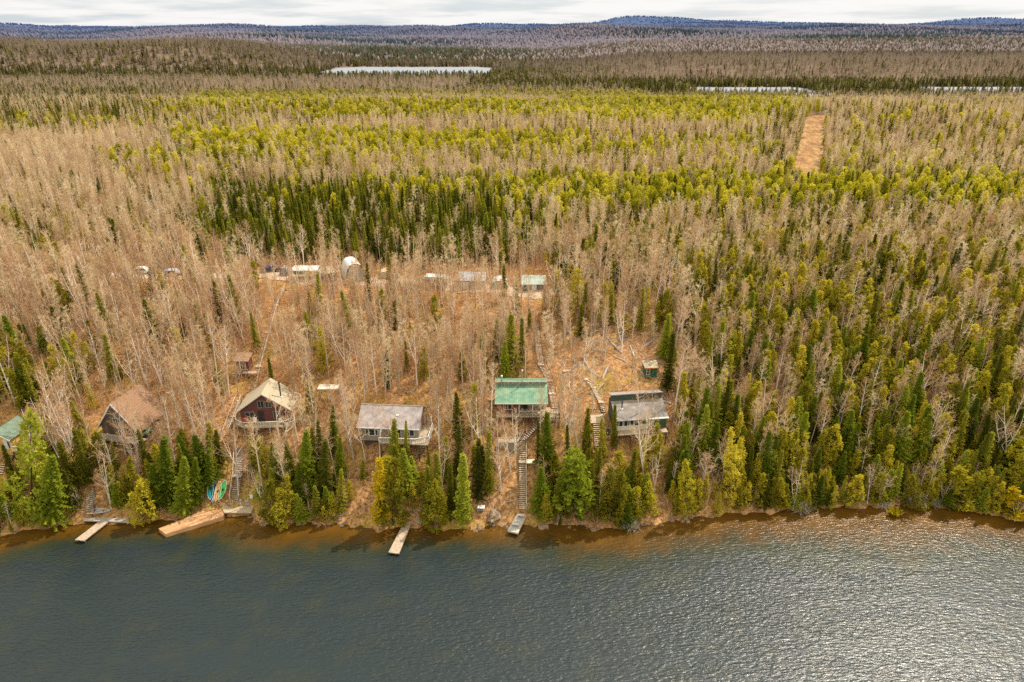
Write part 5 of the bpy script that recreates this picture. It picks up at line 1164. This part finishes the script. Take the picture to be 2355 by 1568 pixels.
# undergrowth: reddish brush, leafless saplings and dead sticks, nobody could count them
def brush():
    g = rng; T = []
    for q_ in range(7):
        V = []
        for k in range(9):
            a = g.uniform(0, 6.28); d = np.array([math.cos(a) * .4, math.sin(a) * .4, 1.0]); d /= np.linalg.norm(d); p_ = np.array([g.normal() * .18, g.normal() * .18, -.05]); q = p_ + d * g.uniform(.6, 1.1)
            ribbon(V, p_, q, .022, .01, g)
            for j in range(2): r_ = p_ + (q - p_) * g.uniform(.4, .9); ribbon(V, r_, r_ + (d + g.normal(size=3) * .6) * .32, .016, .007, g)
        T.append(np.array(V))
    N_ = 30000; xs = g.uniform(-122, 127, N_); ys = g.uniform(85, 168, N_); zs = ground(xs, ys); ds = ys - shore(xs)
    px, py = project(xs, ys, zs)
    ok = (ds > .4) & (np.abs(xs) < .8 * ys + 15)
    for b in BLD: ok &= ~((np.abs(xs - b.x) < 5.2) & (ys - b.y > -1) & (ys - b.y < 6.5))
    ok &= ~((xs > RX[0]) & (xs < RX[-1]) & (np.abs(ys - np.interp(xs, RX, RY)) < 2.0))
    ok &= ~((px > 512) & (px < 533) & (py > 425) & (py < 515)) & ~((px > 220) & (px < 258) & (py > 495))
    den = np.full(N_, .95); den[(px > 555) & (px < 690) & (py > 325) & (py < 425)] = .35; den[(px > 330) & (px < 520) & (py > 480)] = .35
    clump = .5 + .5 * np.sin(xs * .35 + 2 * np.sin(ys * .22)) * np.sin(ys * .31 + 1.5 * np.sin(xs * .19))
    ok &= g.random(N_) < den * (.45 + .65 * clump)
    m_ = 1500; yy = g.uniform(CLY[0] - 5, CLY[-1], m_); ys[:m_] = yy; xs[:m_] = np.interp(yy, CLY, CLX) + np.clip(g.normal(0, 3.2, m_), -6, 6); zs[:m_] = ground(xs[:m_], ys[:m_]); ok[:m_] = True
    hh = np.where((py > 240) & (ys < 180) & (py < 440), g.uniform(.8, 2.1, N_) ** 1.75, g.uniform(.5, 1.8, N_)); a = g.uniform(0, 6.28, N_); w = hh * g.uniform(.45, .9, N_)
    out = []
    for q_ in range(7):
        i = np.where(ok & (np.arange(N_) % 7 == q_))[0]; V = T[q_][None]
        c, s_ = np.cos(a[i])[:, None], np.sin(a[i])[:, None]
        X_ = xs[i][:, None] + (V[..., 0] * c - V[..., 1] * s_) * w[i][:, None]; Y_ = ys[i][:, None] + (V[..., 0] * s_ + V[..., 1] * c) * w[i][:, None]; Z_ = zs[i][:, None] + V[..., 2] * hh[i][:, None]
        out.append(np.stack([X_, Y_, Z_], -1).reshape(-1, 3))
    me = trimesh('undergrowth', np.concatenate(out), M['brush']); o = bpy.data.objects.new('undergrowth', me); COL.objects.link(o); tag(o, 'reddish leafless brush and saplings covering the slope', 'undergrowth', kind='stuff')
    N_ = 5200; xs = g.uniform(-120, 60, N_); ys = g.uniform(87, 140, N_); xs[:1500] = g.uniform(8, 40, 1500); ys[:1500] = g.uniform(98, 128, 1500)
    a = g.normal(0, .9, N_) + .5; L_ = g.uniform(.5, 3.2, N_); V = np.zeros((N_, 6, 3))
    dx, dy = np.cos(a) * L_ / 2, np.sin(a) * L_ / 2; z0 = ground(xs - dx, ys - dy) + g.uniform(.05, .25, N_); z1 = ground(xs + dx, ys + dy) + g.uniform(.05, .4, N_); w = g.uniform(.03, .08, N_)
    p0 = np.stack([xs - dx, ys - dy, z0], -1); p1 = np.stack([xs + dx, ys + dy, z1], -1); e = np.stack([0 * w, 0 * w, w], -1)
    for k, q in enumerate((p0 - e, p0 + e, p1 + e * .5, p0 - e, p1 + e * .5, p1 - e * .5)): V[:, k] = q
    bad = np.zeros(N_, bool)
    for b in BLD: bad |= (np.abs(xs - b.x) < 6.5) & (ys - b.y > -2) & (ys - b.y < 7.5)
    bad |= (ys - shore(xs)) < 1
    o = bpy.data.objects.new('woody_debris', trimesh('woody_debris', V[~bad].reshape(-1, 3), M['dead'])); COL.objects.link(o); tag(o, 'pale dead sticks and branches littering the slope', 'debris', kind='stuff')
brush()

# fallen logs and dead bushes
LOGS = [(624,362,22,150),(612,345,30,125),(598,352,18,165),(606,372,16,60),(641,392,20,175),(668,388,24,170),(676,392,18,160),(660,395,14,20),(632,352,14,100),(590,372,20,140),(618,333,22,140),(682,398,16,150),(570,372,16,30),(600,388,14,50),(648,345,18,35),(668,352,16,120),(700,382,14,160),(470,392,14,30),(412,393,10,25),(585,362,18,110),(640,372,12,145),(662,402,16,165)]
g = rng
for i, (a, b_, ln, ang) in enumerate(LOGS):
    p = hit(a, b_, 0); ln = ln / 5.2; t = math.radians(ang); dx, dy = math.cos(t) * ln / 2, math.sin(t) * ln / 2
    z0, z1 = gz(p.x - dx, p.y - dy), gz(p.x + dx, p.y + dy); o = MB().tube([(-dx, -dy, z0 - p.z + .15), (0, 0, gz(p.x, p.y) - p.z + .22), (dx, dy, z1 - p.z + .2)], [.2, .17, .07], 6).obj('fallen_log', M['dead'])
    o.location = p; rgn = 'above the dark green cabin' if b_ > 380 and 600 < a < 650 else ('right of the dark green cabin roof' if a > 650 and b_ > 380 else ('on the bare slope left of the small green shed' if a > 560 and a < 640 else ('on the bare slope right of the small green shed' if a >= 640 else 'on the slope between the grey and green roofs')))
    tag(o, 'grey fallen trunk lying ' + rgn, 'log', 'fallen trunks ' + rgn)
def deadbush(px, py, r, label, mat='dead', lean=(0, -.3)):
    p = hit(px, py, 0); V = []
    for k in range(46):
        a = g.uniform(0, 6.28); el = g.uniform(.1, 1.3); d = np.array([math.cos(a) * math.cos(el) + lean[0], math.sin(a) * math.cos(el) + lean[1], math.sin(el)]); q = d * r * g.uniform(.6, 1.1)
        ribbon(V, np.zeros(3), q, .06, .02, g)
        for j in range(6): s_ = q * g.uniform(.35, 1); ribbon(V, s_, s_ + (d + g.normal(size=3) * .7) * r * .3, .035, .012, g)
    me = trimesh('dead_bush', np.array(V), M[mat]); o = bpy.data.objects.new('dead_bush', me); COL.objects.link(o); o.location = (p.x, p.y, max(p.z, .1)); tag(o, label, 'dead bush')
deadbush(800, 512, 2.2, 'large pale dead bush hanging over the water right of centre')
deadbush(884, 506, 1.4, 'small pale dead bush beside the golden water shrub')
deadbush(932, 506, 1.3, 'pale dead bush at the shore right of the twig-streaked cedar')
deadbush(912, 500, 2.2, 'tan dead twigs in front of the round shore cedar')
deadbush(856, 500, 2.4, 'grey tangled dead bush on the shore between the pale dead bushes')
deadbush(595, 525, 1.6, 'brown leafless bush at the waterline below the dark green cabin', 'brush')
deadbush(630, 528, 1.6, 'tan broken brush on the point below the dark green cabin', 'dead')
deadbush(322, 520, 1.6, 'brown leafless bush left of the small pointed shore cedar', 'brush')
for (a, b_, r_, lb) in [(894, 515, 1.2, 'golden leafy shrub standing in the water near the right-hand shore')]:
    p = onz(a, b_, .05); V = np.array(tufts([np.array([math.cos(k * .9) * r_ * (k % 5) / 5, math.sin(k * .9) * r_ * .7 * (k % 5) / 5, .5 + .5 * ((k * 7) % 5) / 5]) for k in range(34)], g, 10, .35, .38, .4))
    t = thing('shrub', lb, 'shrub', p); o = bpy.data.objects.new('foliage', trimesh('foliage', V, M['gold'])); COL.objects.link(o); o.parent = t
    MB().tube([(0, 0, -.5), (.2, .1, .6), (.5, .3, 1.8)], [.1, .07, .03], 5).obj('stem', 'aspen_bark', t)
# boulders
def rock(px, py, r, label, grp=None):
    p = hit(px, py, 0); import bmesh
    bm = bmesh.new(); bmesh.ops.create_icosphere(bm, subdivisions=2, radius=1)
    sd = random.random() * 9
    for v in bm.verts:
        k = 1 + .22 * math.sin(v.co.x * 3 + sd) + .18 * math.sin(v.co.y * 4 + sd * 2) + .1 * math.sin(v.co.z * 7 + sd)
        v.co = Vector((v.co.x * k * r * 1.25, v.co.y * k * r * .9, v.co.z * k * r * .62))
    me = bpy.data.meshes.new('boulder'); bm.to_mesh(me); bm.free(); me.materials.append(M['rock']); o = bpy.data.objects.new('boulder', me); COL.objects.link(o)
    o.location = (p.x, p.y, max(p.z, -.1) + r * .12); o.rotation_euler = (0, 0, random.uniform(0, 3)); tag(o, label, 'boulder', grp)
rock(494, 517, 1.3, 'largest pale boulder on the shore between the table and the pale dock')
rock(543, 527, .8, 'brownish boulder at the waterline right of the pale dock'); rock(687, 506, .9, 'reddish boulder on the rocky bank right of the dark green cabin')
rock(695, 502, .7, 'smaller reddish boulder uphill on the rocky bank')
for i in range(120):
    a = random.choice([random.uniform(470, 510), random.uniform(528, 600), random.uniform(660, 715), random.uniform(300, 375), random.uniform(0, 1024), random.uniform(250, 300), random.uniform(620, 660)])
    r = ray(a, 500); xx = r[0] * 92 / r[1]; yy = float(shore(xx)) + random.uniform(-.9, .9); pp = project(xx, yy, 0)
    nm = 'left of the T-shaped dock' if a < 70 else 'around the T-shaped dock' if a < 158 else 'along the log breakwater' if a < 256 else 'between the square platform and the golden cedar' if a < 385 else 'between the plank dock and the pale dock' if a < 508 else 'right of the pale floating dock' if a < 610 else 'on the point below the dark green cabin' if a < 720 else 'along the right-hand shore'
    rock(pp[0], pp[1], random.uniform(.15, .42), 'small shoreline stone ' + nm, 'small shoreline stones ' + nm)

# ------------------------------------------------------------------ light and sky
SUN_EL, SUN_AZ = R(56), R(53)       # azimuth measured from +Y towards +X
w = bpy.data.worlds.new('World'); SC.world = w; w.use_nodes = True; nt = w.node_tree; nt.nodes.clear()
sky = N(nt, 'ShaderNodeTexSky', sky_type='NISHITA'); sky.sun_disc = False; sky.sun_elevation = SUN_EL; sky.sun_rotation = SUN_AZ; sky.air_density = 1.0; sky.dust_density = 1.5
tc = N(nt, 'ShaderNodeTexCoord'); sx = N(nt, 'ShaderNodeSeparateXYZ'); L(nt, tc, 'Generated', sx, 0)
za = N(nt, 'ShaderNodeMath', operation='MAXIMUM'); L(nt, sx, 2, za, 0); za.inputs[1].default_value = 0
zb = N(nt, 'ShaderNodeMath', operation='ADD'); L(nt, za, 0, zb, 0); zb.inputs[1].default_value = .075
dx = N(nt, 'ShaderNodeMath', operation='DIVIDE'); L(nt, sx, 0, dx, 0); L(nt, zb, 0, dx, 1)
dy = N(nt, 'ShaderNodeMath', operation='DIVIDE'); L(nt, sx, 1, dy, 0); L(nt, zb, 0, dy, 1)
cb = N(nt, 'ShaderNodeCombineXYZ'); L(nt, dx, 0, cb, 0); L(nt, dy, 0, cb, 1)
cn = N(nt, 'ShaderNodeTexNoise', i_Scale=.55, i_Detail=6.0, i_Roughness=.55); L(nt, cb, 0, cn, 'Vector')
cr = ramp(nt, [(.40, (0, 0, 0)), (.56, (1, 1, 1))]); L(nt, cn, 0, cr, 0)
cc = ramp(nt, [(.36, (8.1, 8.9, 9.6)), (.52, (9.7, 9.6, 9.5))]); L(nt, cn, 0, cc, 0)
mx = N(nt, 'ShaderNodeMix', data_type='RGBA'); mm = N(nt, 'ShaderNodeMath', operation='MULTIPLY_ADD'); L(nt, cr, 0, mm, 0); mm.inputs[1].default_value = .25; mm.inputs[2].default_value = .72
L(nt, mm, 0, mx, 0); L(nt, sky, 0, mx, 6); L(nt, cc, 0, mx, 7)
bg = N(nt, 'ShaderNodeBackground'); bg.inputs['Strength'].default_value = .1; ev = N(nt, 'ShaderNodeMath', operation='MULTIPLY_ADD'); L(nt, za, 0, ev, 0); ev.inputs[1].default_value = .7; ev.inputs[2].default_value = 1.0
tn = N(nt, 'ShaderNodeMix', data_type='RGBA', blend_type='MULTIPLY'); tn.inputs[0].default_value = 1; L(nt, mx, 2, tn, 6)
ec = N(nt, 'ShaderNodeCombineXYZ'); e2 = N(nt, 'ShaderNodeMath', operation='MULTIPLY_ADD'); L(nt, za, 0, e2, 0); e2.inputs[1].default_value = .4; e2.inputs[2].default_value = 1.0
L(nt, ev, 0, ec, 0); L(nt, ev, 0, ec, 1); L(nt, e2, 0, ec, 2); L(nt, ec, 0, tn, 7)
L(nt, tn, 2, bg, 0); L(nt, bg, 0, N(nt, 'ShaderNodeOutputWorld'), 0)
sd = bpy.data.lights.new('sun', 'SUN'); so = bpy.data.objects.new('sun', sd); COL.objects.link(so); sd.energy = 5.0; sd.angle = R(.5); sd.color = (1, .93, .83)
dvec = Vector((math.sin(SUN_AZ) * math.cos(SUN_EL), math.cos(SUN_AZ) * math.cos(SUN_EL), math.sin(SUN_EL)))
so.rotation_euler = dvec.to_track_quat('Z', 'Y').to_euler(); so.location = (80, 100, 200)
SC.view_settings.view_transform = 'Standard'; SC.view_settings.look = 'None'; SC.view_settings.exposure = 0
SC.render.engine = 'CYCLES'; SC.cycles.max_bounces = 5; SC.cycles.diffuse_bounces = 2; SC.cycles.glossy_bounces = 2; SC.cycles.transmission_bounces = 2; SC.cycles.use_denoising = False
